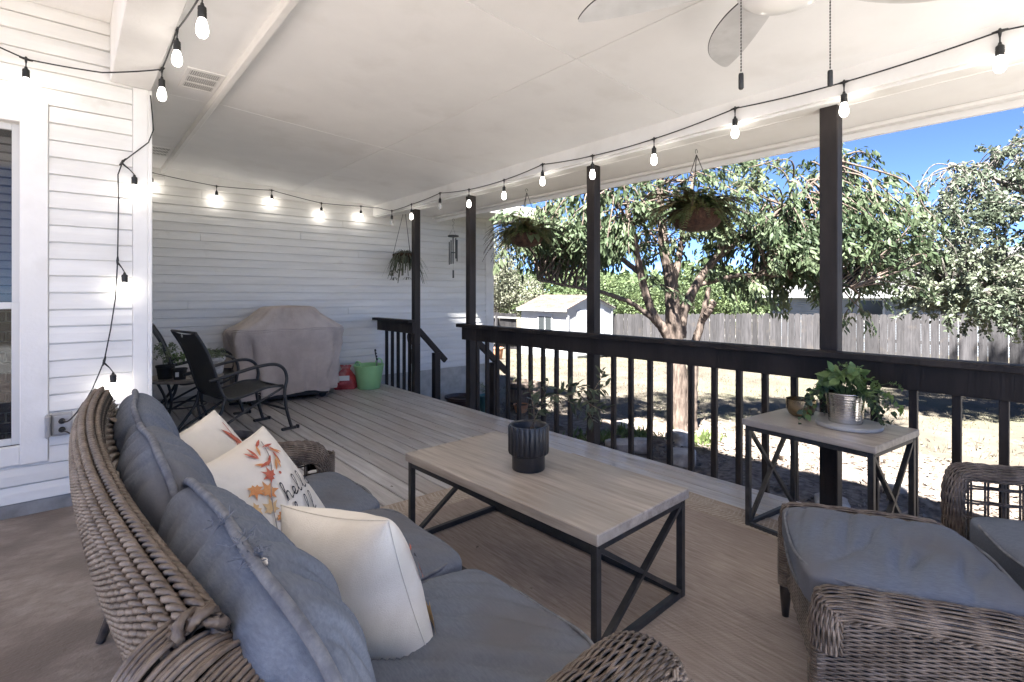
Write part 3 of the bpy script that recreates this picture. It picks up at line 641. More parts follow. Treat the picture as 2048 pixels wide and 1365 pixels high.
def print_poly(p, name, outline, mat, c, size, rot, lift=.0042):
    out = np.array(outline, float)*size; ca, sa = math.cos(rot), math.sin(rot); ring = [out*f for f in (1, .66, .33)]
    V = []; n = len(out)
    for r_ in ring:
        q = np.stack([r_[:, 0]*ca-r_[:, 1]*sa+c[0], r_[:, 0]*sa+r_[:, 1]*ca+c[1]], 1); V.append(on_pillow(p, q, lift))
    V.append(on_pillow(p, [c], lift)); F = []
    for k in (0, 1):
        for i in range(n): F.append((k*n+i, k*n+(i+1) % n, (k+1)*n+(i+1) % n, (k+1)*n+i))
    for i in range(n): F.append((2*n+i, 2*n+(i+1) % n, 3*n))
    mb = MB(); mb.add(np.concatenate(V), F); return mb.build(name, mat, p[0], True)
def print_stroke(p, name, pts, mat, width=.0022, lift=.0046):
    P = smoothpath([(a, b, 0) for a, b in pts], 6*len(pts)); q = on_pillow(p, P[:, :2], lift); d = np.gradient(P[:, :2], axis=0); d /= np.linalg.norm(d, axis=1)[:, None]+1e-9
    nrm = np.stack([-d[:, 1], d[:, 0]], 1); ang = np.arctan2(d[:, 1], d[:, 0]); wd = width*(.55+.65*np.abs(np.sin(ang)))[:, None]
    A = on_pillow(p, P[:, :2]+nrm*wd, lift); B = on_pillow(p, P[:, :2]-nrm*wd, lift); mb = MB(); mb.grid(np.stack([A, B], 1)); return mb.build(name, mat, p[0], True)
MAPLE = []
for a, r_ in ((0, 1), (14, .52), (28, .50), (48, .92), (62, .48), (80, .42), (100, .70), (120, .36), (150, .42), (180, .16)):
    MAPLE.append((math.sin(R(a))*r_, math.cos(R(a))*r_))
MAPLE += [(-x_, y_) for x_, y_ in MAPLE[-2:0:-1]]
LANCE = [(0, 1), (.10, .7), (.17, .3), (.16, -.1), (.09, -.5), (0, -.8), (-.09, -.5), (-.16, -.1), (-.17, .3), (-.10, .7)]
DOT = [(math.cos(a), math.sin(a)) for a in np.linspace(0, 2*math.pi, 9)[:-1]]
PRED = M('print_red', (.36, .075, .05), (.52, .16, .10), scale=30, rough=.92, bump=0); PORG = M('print_orange', (.52, .20, .075), (.62, .33, .14), scale=25, rough=.92, bump=0)
PYEL = M('print_ochre', (.56, .38, .19), (.64, .48, .29), scale=25, rough=.92, bump=0); PGRY = M('print_grey', (.20, .17, .16), (.32, .28, .26), scale=25, rough=.92, bump=0); PINK = M('print_ink', (.02, .022, .035), rough=.9, bump=0)
def frame(c, ex, ey):
    ex = Vector(ex).normalized(); ey = Vector(ey); ey = (ey-ex*ey.dot(ex)).normalized(); ez = ex.cross(ey); m = Matrix.Identity(4)
    for i in range(3): m[i][0] = ex[i]; m[i][1] = ey[i]; m[i][2] = ez[i]; m[i][3] = c[i]
    return m
mid = pillow('cream throw pillow printed with maple leaves and the words hello fall', .42, .090, frame((.500, 1.915, .615), (.454, -.392, -.80), (.771, .617, .135)), 21)
far = pillow('farther cream throw pillow with a red brown feather print, half hidden', .40, .090, frame((.425, 2.325, .625), (.50, -.36, -.79), (.76, .62, .16)), 22)
near = pillow('largest plain cream throw pillow nearest the camera', .42, .12, frame((.552, 1.255, .575), (-.104, .366, -.054), (-.103, .023, .352)), 23)
for c, s_, r_, m_ in (((-.04, .0), .040, 2.2, PRED), ((.0, -.05), .048, .6, PORG), ((-.035, -.08), .040, 4.2, PORG), ((.05, -.075), .042, 1.2, PYEL), ((.02, -.115), .036, 3.2, PYEL), ((.085, -.06), .030, 5.2, PORG), ((.07, -.12), .034, 2.9, PYEL)):
    print_poly(mid, 'printed_maple_leaf', MAPLE, m_, c, s_, r_, .0042+random.random()*.0006)
for k in range(13):
    a = k*.55; c = (-.10+.04*math.cos(a)-.012*(k % 3), .05+.055*math.sin(a)); print_poly(mid, 'printed_lance_leaf', LANCE, PRED if k % 3 else PORG, c, .030, a+.8, .0043+k*.00006)
for c in ((.125, -.05), (.135, -.075), (.115, -.095), (-.03, .04)): print_poly(mid, 'printed_berry', DOT, PRED, c, .006, 0)
print_stroke(mid, 'printed_stem', [(-.16, .09), (-.08, .04), (-.01, -.03), (.05, -.07), (.13, -.10)], PGRY, .0022)
H_ = {'h': [[(0, 0), (.15, .5), (.3, .95), (.2, 1.05), (.12, .8), (.1, 0)], [(.1, 0), (.2, .4), (.38, .42), (.4, 0), (.55, .08)]],
      'e': [[(0, .1), (.25, .2), (.32, .38), (.18, .45), (.08, .25), (.18, .02), (.45, .1)]],
      'l': [[(0, .1), (.2, .5), (.3, .95), (.2, 1.05), (.12, .8), (.12, .1), (.22, 0), (.35, .1)]],
      'o': [[(.3, .42), (.1, .38), (.05, .15), (.2, 0), (.36, .15), (.3, .42), (.5, .38)]],
      'f': [[(0, .1), (.22, .5), (.36, .98), (.26, 1.05), (.16, .7), (.1, -.5), (.18, -.55), (.2, .0), (.4, .1)]],
      'a': [[(.34, .4), (.1, .36), (.05, .12), (.2, .0), (.34, .4)], [(.34, .4), (.34, .08), (.5, .08)]],
      'i': [[(0, .1), (.12, .42), (.12, .08), (.25, .06)], [(.13, .6), (.14, .66)]], 't': [[(.1, .1), (.2, 1.0), (.2, .1), (.36, .06)], [(.05, .62), (.36, .66)]], 's': [[(0, .1), (.2, .42), (.28, .15), (.1, .0), (.35, .1)]]}
def write(p, word, x, y, h, mat=PINK, slant=.0):
    for ch in word:
        for st_ in H_[ch]: print_stroke(p, 'printed_letter', [(-(y+b*h), x+(a+slant*b)*h) for a, b in st_], mat, h*.040)
        x += (.62 if ch == 'h' else .5)*h
write(mid, 'hello', -.005, -.065, .062); write(mid, 'fall', .0, -.150, .062)
write(far, 'its', -.01, -.12, .075)
print_poly(far, 'printed_feather', LANCE, PRED, (-.05, .105), .075, -1.25); print_stroke(far, 'printed_stem', [(-.13, .13), (-.05, .105), (.04, .07), (.12, .06)], PRED, .0025)
for c, m_, s_, r_ in (((-.16, .0), PRED, .03, .4), ((-.15, -.12), PYEL, .05, 1.1), ((-.12, -.16), PORG, .045, 2.4), ((-.19, .10), PRED, .012, 0)): print_poly(near, 'printed_maple_leaf', MAPLE, m_, c, s_, r_)
print_stroke(near, 'printed_letter', [(-.19, .08), (-.17, .05), (-.18, .02), (-.15, .0)], PINK, .003)
# ------------------------------------------------------------------ rug
rg = thing('area_rug', 'tan woven rug with pale herringbone border under the coffee table', 'rug', (1.90, 1.32, 0))
rr = R(-1.5); rg.rotation_euler = (0, 0, rr)
mb = MB(); mb.box(-.98, .98, -1.36, 1.36, .0008, .0070, .002); mb.build('rug_field', RUG, rg)
mb = MB(); mb.box(-1.22, -.982, -1.60, 1.60, .0008, .0068, .002); mb.box(.982, 1.22, -1.60, 1.60, .0008, .0068, .002); mb.box(-.98, .98, 1.362, 1.60, .0008, .0067, .002); mb.box(-.98, .98, -1.60, -1.362, .0008, .0067, .002); mb.build('rug_border', BORD, rg)
mb = MB()
for k in range(124):
    y = -1.57+k*.0255
    for sx in (-1, 1):
        for q in (0, 1):
            xa = sx*(.995+q*.105); xb = sx*(.995+q*.105+.1); d = .03*(1 if q else -1); mb.bar((xa, y, .0072), (xb, y+d, .0072), .0075, .0022)
for k in range(76):
    x_ = -.96+k*.0255
    for sy in (-1, 1):
        for q in (0, 1):
            ya = sy*(1.375+q*.105); mb.bar((x_, ya, .0072), (x_+.03*(1 if q else -1), ya+sy*.1, .0072), .0075, .0022)
o = mb.build('herringbone_cords', M('rug_cord', (.40, .34, .285), (.52, .46, .395), scale=30, rough=.97, bump=.2), rg); o['kind'] = 'stuff'
# ------------------------------------------------------------------ tables
def xtable(name, label, loc, rz, lx, ly, h, top_t, leg, ins=.012):
    t = thing(name, label, 'table', loc, rz); hx, hy = lx/2, ly/2
    mb = MB(); mb.box(-hx, hx, -hy, hy, h-top_t, h, .003); mb.build('table_top', OAK, t)
    ax, ay = hx-ins-leg/2, hy-ins-leg/2; zt = h-top_t-.001
    for sx in (-1, 1):
        for sy in (-1, 1):
            mb = MB(); mb.box(sx*ax-leg/2, sx*ax+leg/2, sy*ay-leg/2, sy*ay+leg/2, 0, zt, .0015); mb.build('leg', BLACKM, t)
    e = leg/2; c = leg*.42
    for sy in (-1, 1):
        for z0_, z1_ in ((zt-leg, zt-.0005), (.0015, leg)): mb = MB(); mb.box(-ax+e, ax-e, sy*ay-c, sy*ay+c, z0_, z1_); mb.build('end_rail', BLACKM, t)
        mb = MB(); mb.bar((-ax+e*.6, sy*ay, leg*.8), (ax-e*.6, sy*ay, zt-leg*.8), leg*.62, leg*.9, up=(0, 1, 0)); mb.build('cross_brace', BLACKM, t)
        mb = MB(); mb.bar((-ax+e*.6, sy*ay+.001, zt-leg*.8), (ax-e*.6, sy*ay+.001, leg*.8), leg*.60, leg*.88, up=(0, 1, 0)); mb.build('cross_brace', BLACKM, t)
    for sx in (-1, 1):
        for z0_, z1_ in ((zt-leg, zt-.0005), (.0015, leg)): mb = MB(); mb.box(sx*ax-c, sx*ax+c, -ay+e, ay-e, z0_, z1_); mb.build('side_rail', BLACKM, t)
        for sy in (-1, 1):
            mb = MB(); mb.lathe([(.001, 0), (.004, .0), (.004, .0018), (.001, .002)], 8); V = mb.V[0]; mb.V[0] = np.stack([V[:, 0]+sx*ax, sy*(ay+e+V[:, 2]), V[:, 1]+zt-leg*.5], 1); mb.build('bolt_head', RUBBER, t)
    return t
xtable('coffee_table', 'low rectangular coffee table with grey oak top and black metal X frame', (1.70, 1.815, .0075), R(2.0), .645, 1.28, .468, .042, .028)
xtable('side_table', 'tall small side table with grey oak top and black X frame by the railing', (3.145, 1.00, .001), R(-6.5), .545, .665, .612, .036, .026)
# ------------------------------------------------------------------ ottoman and armchair
def woven_box(parent, x0, x1, y0, y1, z0, z1, nw, na, name='skirt_weave'):
    L = []
    for S, fl in ((lambda u, v: np.stack([x0+(x1-x0)*u, np.full_like(u, y0), z0+(z1-z0)*v], -1), 1), (lambda u, v: np.stack([x0+(x1-x0)*u, np.full_like(u, y1), z0+(z1-z0)*v], -1), -1),
                  (lambda u, v: np.stack([np.full_like(u, x0), y0+(y1-y0)*u, z0+(z1-z0)*v], -1), -1), (lambda u, v: np.stack([np.full_like(u, x1), y0+(y1-y0)*u, z0+(z1-z0)*v], -1), 1)):
        vq_obj(name, weave(S, int(nw*1.25), int(na*.8), .0032, .0036, .0028, 6, fl), WICK, parent, world=False)
def roll(parent, pts, hw, hh, name='rim_weave', nweft=18, nwarp=22, sidevec=None):
    nweft = int(nweft*1.5); nwarp = int(nwarp*.6)
    A = smoothpath(pts, 48); t = np.linspace(0, 1, len(A)); T = np.gradient(A, axis=0); T /= np.linalg.norm(T, axis=1)[:, None]
    sd_ = np.tile(np.array(sidevec, float), (len(A), 1)); upv = np.cross(sd_, T); upv /= np.linalg.norm(upv, axis=1)[:, None]
    if upv[len(A)//2, 2] < 0: upv = -upv
    def S(u, v, ins=0):
        f = lambda arr: np.stack([np.interp(np.clip(u, 0, 1), t, arr[:, i]) for i in range(3)], -1)
        a = (v-.5)*np.pi*1.3; return f(A)+f(sd_)*(np.sin(a)*(hw-ins))[..., None]+f(upv)*((np.cos(a)-1)*hh-ins)[..., None]
    vq_obj(name, weave(lambda u, v: S(u, .03+.94*v), nweft, nwarp, .0034, .0038, .003, 8, -1), WICK, parent, world=False)
    g = np.stack([S(np.full(14, q), np.linspace(0, 1, 14), .007) for q in np.linspace(0, 1, 40)]); mb = MB(); mb.grid(g); mb.build('rim_core', WICKD, parent, True)
    L = []
    for e in (0.0, 1.0):
        u_ = np.linspace(0, 1, 50); P, N = surf_frame(S, u_, np.full_like(u_, e)); L.append(rope(P, N, .0068, .045, 2, 6))
    vq_obj('rim_braid', join_vq(L), WICK, parent, world=False)
def wrapped(parent, c, r, z0, z1, name='corner_post'):
    nt_ = int((z1-z0)/.0098); th = np.linspace(0, 2*np.pi*nt_, nt_*10); P = np.stack([c[0]+r*np.cos(th), c[1]+r*np.sin(th), np.linspace(z0, z1, len(th))], -1)
    vq_obj(name, strands([P], [np.stack([np.cos(th), np.sin(th), 0*th], -1)], .0052, .0042, 5), WICK, parent, world=False)
CH = R(-61)     # chair and ottoman axis
ott = thing('wicker_ottoman', 'brown wicker ottoman with raised woven ends in the right foreground', 'ottoman', (2.065, .475, .0075), CH+R(90))
W2, D2 = .33, .265          # local x: across the two raised ends, local y: towards the coffee table side (+y away from the armchair)
woven_box(ott, -W2+.03, W2-.03, -D2+.01, D2-.01, .14, .36, 26, 22)
mb = MB(); mb.box(-W2+.04, W2-.04, -D2+.02, D2-.02, .15, .345); mb.build('core', WICKD, ott)
for sx in (-1, 1):
    roll(ott, [(sx*W2*.97, D2+.018, .30), (sx*W2*.97, D2+.012, .405), (sx*W2*.97, D2-.03, .458), (sx*W2*.97, 0, .464), (sx*W2*.97, -D2+.03, .458), (sx*W2*.97, -D2-.012, .405), (sx*W2*.97, -D2-.018, .30)], .050, .046, sidevec=(1, 0, 0), nweft=20, nwarp=26)
    Sx = lambda u, v: np.stack([np.full_like(u, sx*(W2+.012)), -D2-.005+(2*D2+.01)*u, .14+.31*v], -1)
    vq_obj('end_weave', weave(Sx, 46, 18, .0032, .0036, .0028, 6, sx), WICK, ott, world=False)
    mb = MB(); mb.box(sx*W2*.97-.02, sx*W2*.97+.010, -D2+.01, D2-.01, .16, .42); mb.build('end_core', WICKD, ott)
    for sy in (-1, 1):
        wrapped(ott, (sx*(W2-.015), sy*(D2-.005)), .026, .13, .36)
        mb = MB(); mb.tube([(sx*(W2-.012), sy*(D2-.005), 0), (sx*(W2-.015), sy*(D2-.005), .10), (sx*(W2-.015), sy*(D2-.005), .2)], [.013, .022, .023], 12); mb.build('leg', M('dark_leg', (.03, .024, .02), rough=.4, bump=.05) if (sx, sy) == (-1, -1) else bpy.data.materials['dark_leg'], ott, True)
c_ = cushion('ottoman_cushion', 'slate blue seat cushion lying on the wicker ottoman', (.575, .575, .115), (0, 0, 0), (0, 0, 0), 'loose chair cushions', p=9, crown=.30, wr=.014, seed=31, wdir=(.25, .9, 0))
c_.location = (2.065, .475, .0075+.415); c_.rotation_euler = (0, 0, CH+R(90))
e1 = np.array([math.cos(CH), math.sin(CH)]); e2 = np.array([-e1[1], e1[0]])
ac = np.array([2.40, .245])+e1*.40
chair = thing('wicker_armchair', 'brown wicker armchair with open lattice arm at the right edge', 'armchair', (ac[0], ac[1], .001), CH+R(90))
# local: +y faces the ottoman
woven_box(chair, -.34, .34, -.34, .37, .12, .33, 24, 24, 'seat_weave'); mb = MB(); mb.box(-.33, .33, -.33, .36, .13, .325); mb.build('core', WICKD, chair)
for sx in (-1, 1):
    xa = sx*.375
    roll(chair, [(xa, .40, .12), (xa, .41, .40), (xa, .405, .55), (xa, .36, .625), (xa, .2, .632), (xa, -.1, .655), (xa, -.34, .70)], .052, .034, 'arm_weave', 18, 34, sidevec=(1, 0, 0))
    L = []; Nn = np.array([1., 0, 0])
    for yy in np.arange(-.28, .40, .055):
        for d in (-.005, .005): L.append((np.linspace((xa, yy+d, .30), (xa, yy+d, .63), 6), np.tile(Nn, (6, 1))))
    for zz in (.42, .48, .54):
        for d in (-.005, .005):
            P = np.linspace((xa+d, -.33, zz+d), (xa-d, .40, zz-d), 30); P[:, 0] += .004*np.sin(np.arange(30)*1.57+d*600); L.append((P, np.tile(Nn, (30, 1))))
    vq_obj('arm_lattice', strands([a for a, b in L], [b for a, b in L], .0042, .0042, 5), WICK, chair, world=False)
    for sy in (-.30, .35):
        mb = MB(); mb.tube([(xa*.95, sy, 0), (xa*.95, sy, .14)], [.016, .024], 10); mb.build('leg', WICK, chair, True)
Sbk = lambda u, v: np.stack([(u-.5)*.72, -.34-.12*v-.03*np.cos((u-.5)*3), .30+.62*v], -1)
vq_obj('back_weave', weave(Sbk, 60, 26, .003, .0044, .003, 5, 1), WICK, chair, world=False)
mb = MB(); u_ = np.linspace(0, 1, 20); mb.grid(np.stack([Sbk(u_, np.full(20, v))+np.array([0, -.008, 0]) for v in np.linspace(0, 1, 6)], 1)); mb.build('back_core', WICKD, chair, True)
u_ = np.linspace(0, 1, 30); P = Sbk(u_, np.full(30, 1.0)); vq_obj('back_braid', join_vq([rope(P+np.array([0, d, h_]), np.tile((0, 0, 1.), (30, 1)), .011, .05, 2, 6) for d, h_ in ((0, 0), (-.02, -.004), (.02, -.006))]), WICK, chair, world=False)
c_ = cushion('armchair_cushion', 'slate blue seat cushion in the armchair at the right edge', (.63, .64, .125), (0, 0, 0), (0, 0, 0), 'loose chair cushions', p=9, crown=.25, wr=.006, seed=41)
p_ = ac+e1*(-.055); c_.location = (p_[0], p_[1], .385+.012); c_.rotation_euler = (0, 0, CH+R(90))
# ------------------------------------------------------------------ string lights
BULB = bpy.data.materials.new('lit_bulb'); BULB.use_nodes = True
n_ = BULB.node_tree.nodes; n_.remove(n_['Principled BSDF']); em = n_.new('ShaderNodeEmission'); em.inputs[0].default_value = (1, .93, .84, 1); em.inputs[1].default_value = 2.1
BULB.node_tree.links.new(em.outputs[0], n_['Material Output'].inputs[0])
CLEAR = bpy.data.materials.new('clear_bulb'); CLEAR.use_nodes = True; b_ = CLEAR.node_tree.nodes['Principled BSDF']; b_.inputs['Base Color'].default_value = (.85, .85, .82, 1); b_.inputs['Roughness'].default_value = .05; b_.inputs['Alpha'].default_value = .35
mb = MB(); mb.lathe([(.002, 0), (.006, 0), (.009, -.012), (.0165, -.018), (.0175, -.03), (.0165, -.034), (.0175, -.040), (.0175, -.062), (.0155, -.066), (.002, -.066)], 14); SOCK = mb.build('socket', RUBBER, None, 40).data
mb = MB(); mb.lathe([(.002, -.062), (.012, -.064), (.017, -.078), (.0225, -.098), (.0245, -.115), (.022, -.132), (.014, -.144), (.002, -.148)], 16); BULM = mb.build('bulb', BULB, None, True).data
BULX = BULM.copy(); BULX.materials.clear(); BULX.materials.append(CLEAR)
for o in list(COL.objects):
    if o.data in (SOCK, BULM) and o.parent is None: bpy.data.objects.remove(o)
def string(label, pts, nodes, drop=.05, tilt=None, off=(), loc=None, sag=.02, slack=None):
    """cord through pts; nodes = indices of pts that carry a bulb"""
    pts = [np.array(p, float) for p in pts]; t = thing('string_lights', label, 'string lights', tuple(pts[0]), group='string lights'); P0 = pts[0]
    path = []
    for a, b in zip(pts[:-1], pts[1:]):
        for f in np.linspace(0, 1, 10, endpoint=False): q = a+(b-a)*f; q[2] -= sag*np.linalg.norm(b-a)*4*f*(1-f); path.append(q)
    path.append(pts[-1]); path = np.array(path)-P0
    mb = MB(); mb.tube(path, .0042, 6); mb.build('cord', RUBBER, t, True)
    for i, k in enumerate(nodes):
        p = pts[k]-P0; dx = (tilt or {}).get(i, (0, 0))
        mb = MB(); mb.tube(np.array([(0, 0, .014), (0, 0, .004), (0, 0, -.012), (dx[0]*.6, dx[1]*.6, -drop*.6), (dx[0], dx[1], -drop)]), [.004, .009, .007, .0036, .0036], 6)
        d = np.array(pts[min(k+1, len(pts)-1)])-np.array(pts[max(k-1, 0)]); d = d/np.linalg.norm(d); mb.tube(np.array([d*-.03, d*-.01, d*.01, d*.03]), [.0045, .0075, .0075, .0045], 6)
        n = mb.build('drop_cord', RUBBER, t, True); n.location = p
        s = link('socket', SOCK, None, n); s.location = (dx[0], dx[1], -drop); b = link('bulb', BULX if i in off else BULM, None, s)
    return t
string('black string lights with four bulbs crossing the patio beam at top left', [(-.52, 4.03, 2.78), (-.193, 4.13, 2.70), (.15, 4.0, 2.675), (.425, 3.75, 2.690), (.425, 3.17, 2.705), (.425, 2.5, 2.600), (.425, 1.7, 2.72)], [1, 3, 4, 5], drop=.045, sag=.012)
string('black string lights hanging down the corner of the white patio wall', [(.412, 4.195, 2.66), (.428, 4.19, 2.43), (.40, 4.19, 2.34), (.262, 4.19, 2.186), (.238, 4.19, 2.10), (.241, 4.19, 1.939), (.236, 4.19, 1.541), (.225, 4.185, 1.30), (.20, 4.18, 1.10), (.167, 4.17, .897), (.11, 4.15, .733), (.045, 4.12, .60)], [3, 6, 9], drop=.075, tilt={0: (.062, -.004), 1: (.036, -.004), 2: (.045, -.004)}, sag=0)
string('black string lights along the top of the far wall', [(.708, 7.105, 2.712), (1.362, 7.105, 2.648), (1.996, 7.105, 2.682), (2.642, 7.105, 2.590), (3.22, 7.105, 2.612), (3.40, 6.9, 2.58)], [0, 1, 2, 3, 4], drop=.05, sag=.008)
string('long black string lights along the beam above the railing', [(3.40, 6.9, 2.58), (3.425, 6.55, 2.50), (3.42, 5.995, 2.515), (3.42, 5.306, 2.560), (3.42, 4.707, 2.510), (3.42, 4.089, 2.512), (3.42, 3.516, 2.565), (3.42, 2.898, 2.520), (3.42, 2.282, 2.525), (3.42, 1.645, 2.585), (3.42, .998, 2.560), (3.42, .336, 2.600), (3.42, -.4, 2.56)], [1, 2, 3, 4, 5, 6, 7, 8, 9, 10, 11], drop=.055, off=(0, 2), sag=.012)
# ------------------------------------------------------------------ ceiling fan
FANW = M('fan_blade', (.52, .525, .52), (.60, .605, .60), scale=8, rough=.5, bump=.05, c3=(.46, .46, .45), s3=12, lo3=.6, hi3=.8)
fan = thing('ceiling_fan', 'white five blade ceiling fan with globe light and two pull chains', 'ceiling fan', (1.85, .714, 2.05))
fz = -2.05
mb = MB(); mb.lathe([(.001, 2.745), (.075, 2.745), (.075, 2.72), (.04, 2.68), (.015, 2.67), (.015, 2.56), (.001, 2.56)], 24, (0, 0, fz)); mb.build('downrod', WHITE, fan, 40)
mb = MB(); mb.lathe([(.001, 2.575), (.07, 2.57), (.125, 2.54), (.14, 2.50), (.13, 2.455), (.09, 2.43), (.09, 2.39), (.001, 2.39)], 32, (0, 0, fz)); mb.build('motor_housing', WHITE, fan, 40)
mb = MB(); mb.lathe([(.10, 2.395), (.150, 2.392), (.158, 2.382), (.150, 2.360), (.115, 2.334), (.06, 2.322), (.001, 2.32)], 32, (0, 0, fz)); mb.build('globe', M('frosted_globe', (.82, .81, .79), rough=.25, bump=0), fan, True)
OUT = [(.12, .035), (.22, .07), (.34, .088), (.48, .085), (.60, .055), (.68, .005), (.735, -.07), (.66, -.085), (.55, -.088), (.40, -.082), (.24, -.068), (.12, -.035)]
OUT = [(p[0], p[1]) for p in smoothpath([(a_, b_, 0) for a_, b_ in OUT+OUT[:1]], 60)][:-1]; LE = OUT[:30]
mb = MB(); n = len(OUT); mb.add([(x_, y_, z_+.12*y_) for z_ in (0, .007) for x_, y_ in OUT], [tuple(range(n))[::-1], tuple(range(n, 2*n))]+[(i, (i+1) % n, n+(i+1) % n, n+i) for i in range(n)])
blade0 = mb.build('blade', FANW, fan); mb = MB(); mb.box(.09, .19, -.022, .022, .008, .016, .002); iron0 = mb.build('blade_iron', WHITE, blade0)
mb = MB(); mb.tube([(a_, b_, .0035+.12*b_) for a_, b_ in LE], .0030, 6); mb.build('edge_trim', GREYP if False else BLACKM, blade0, True)
for k in range(5):
    if k == 0: b = blade0
    else: b = dup(blade0, fan)
    b.location = (0, 0, 2.43+fz); b.rotation_euler = (0, 0, R(47+72*k))
for s, zb in ((-1, 2.075), (1, 2.085)):
    c = RT[:2]*.152*s; mb = MB()
    for k in range(26):
        z_ = 2.36-k*(2.36-zb)/26; mb.lathe([(.0006, .0052), (.0024, .003), (.0024, -.003), (.0006, -.0052)], 6, (c[0], c[1], z_+fz))
    ch = mb.build('pull_chain', M('chain_metal', (.08, .075, .07), rough=.35, metal=.8, bump=0) if s < 0 else bpy.data.materials['chain_metal'], fan, True); ch['kind'] = 'stuff'
    mb = MB(); mb.lathe([(.001, 0), (.0075, 0), (.0085, -.006), (.0085, -.05), (.006, -.054), (.001, -.054)], 12, (c[0], c[1], zb+fz)); mb.build('pull_fob', RUBBER, ch, 40)
# ------------------------------------------------------------------ hanging baskets and wind chime
COIR = M('coir_liner', (.030, .015, .010), (.080, .038, .022), scale=30, rough=.95, bump=.6, bscale=120)
FERN = M('fern_leaf', (.030, .048, .014), (.085, .105, .032), scale=14, rough=.5, bump=0, trans=.25, c3=(.12, .085, .03), s3=5, lo3=.52, hi3=.75)
PALE = M('pale_leaf', (.10, .135, .06), (.17, .20, .105), scale=10, rough=.45, bump=.05, trans=.2)
def hook_chain(t, hz, rim_z, rim_r, n=3, a0=.4):
    mb = MB(); a = np.linspace(-.4, 1.35*np.pi, 18); mb.tube(np.stack([.016*np.cos(a)*1, 0*a, hz-.02+.018*np.sin(a)], -1), .0022, 6); mb.tube([(0, 0, hz+.0), (0, 0, hz+.012)], .003, 6); mb.build('hook', BLACKM, t, True)
    for k in range(n):
        an = a0+2*np.pi*k/n; P = np.linspace((0, 0, hz-.045), (rim_r*.96*np.cos(an), rim_r*.96*np.sin(an), rim_z), 30)
        vq = rope(P, np.tile((0.1, .2, 1.), (30, 1)), .0042, .022, 2, 4); vq_obj('chain', vq, BLACKM, t, world=False)
def frond_leaves(n, L0, L1, z0, seed, spread=.05, up=.8, leaf=(.032, .009), pairs=18, droop=1.1):
    g = np.random.default_rng(seed); Ps, Ds, Ns, Ls = [], [], [], []; stems = []
    for k in range(n):
        az = 2*np.pi*(k+g.uniform(-.3, .3))/n; L = g.uniform(L0, L1); el = g.uniform(.25, up)*1.2
        t = np.linspace(0, 1, pairs+4); d = np.array([np.cos(az), np.sin(az)]); rr_ = spread+L*(np.sin(el)*0+1)*t*np.cos(el*.9*(1-t)); zz = z0+L*np.sin(el)*t*1.1-L*droop*g.uniform(.6, 1.1)*t**2.2
        C = np.stack([rr_*d[0], rr_*d[1], zz], -1); stems.append(C); T = np.gradient(C, axis=0); T /= np.linalg.norm(T, axis=1)[:, None]
        sd_ = np.cross(T, (0, 0, 1.)); sd_ /= np.linalg.norm(sd_, axis=1)[:, None]; N = np.cross(sd_, T)
        for i in range(2, len(t)):
            w_ = math.sin(min(1, (1-t[i])*1.7+.12)*np.pi/2)
            for s in (-1, 1): Ps.append(C[i]); Ds.append(sd_[i]*s+T[i]*.45+g.normal(size=3)*.08); Ns.append(N[i]+g.normal(size=3)*.1); Ls.append(leaf[0]*w_*g.uniform(.85, 1.15))
    Ls = np.array(Ls); V, Q = leaf_cloud(np.array(Ps), np.array(Ds), np.array(Ns), Ls, Ls*leaf[1]/leaf[0]*1.1+.002, .05)
    return (V, Q), stems
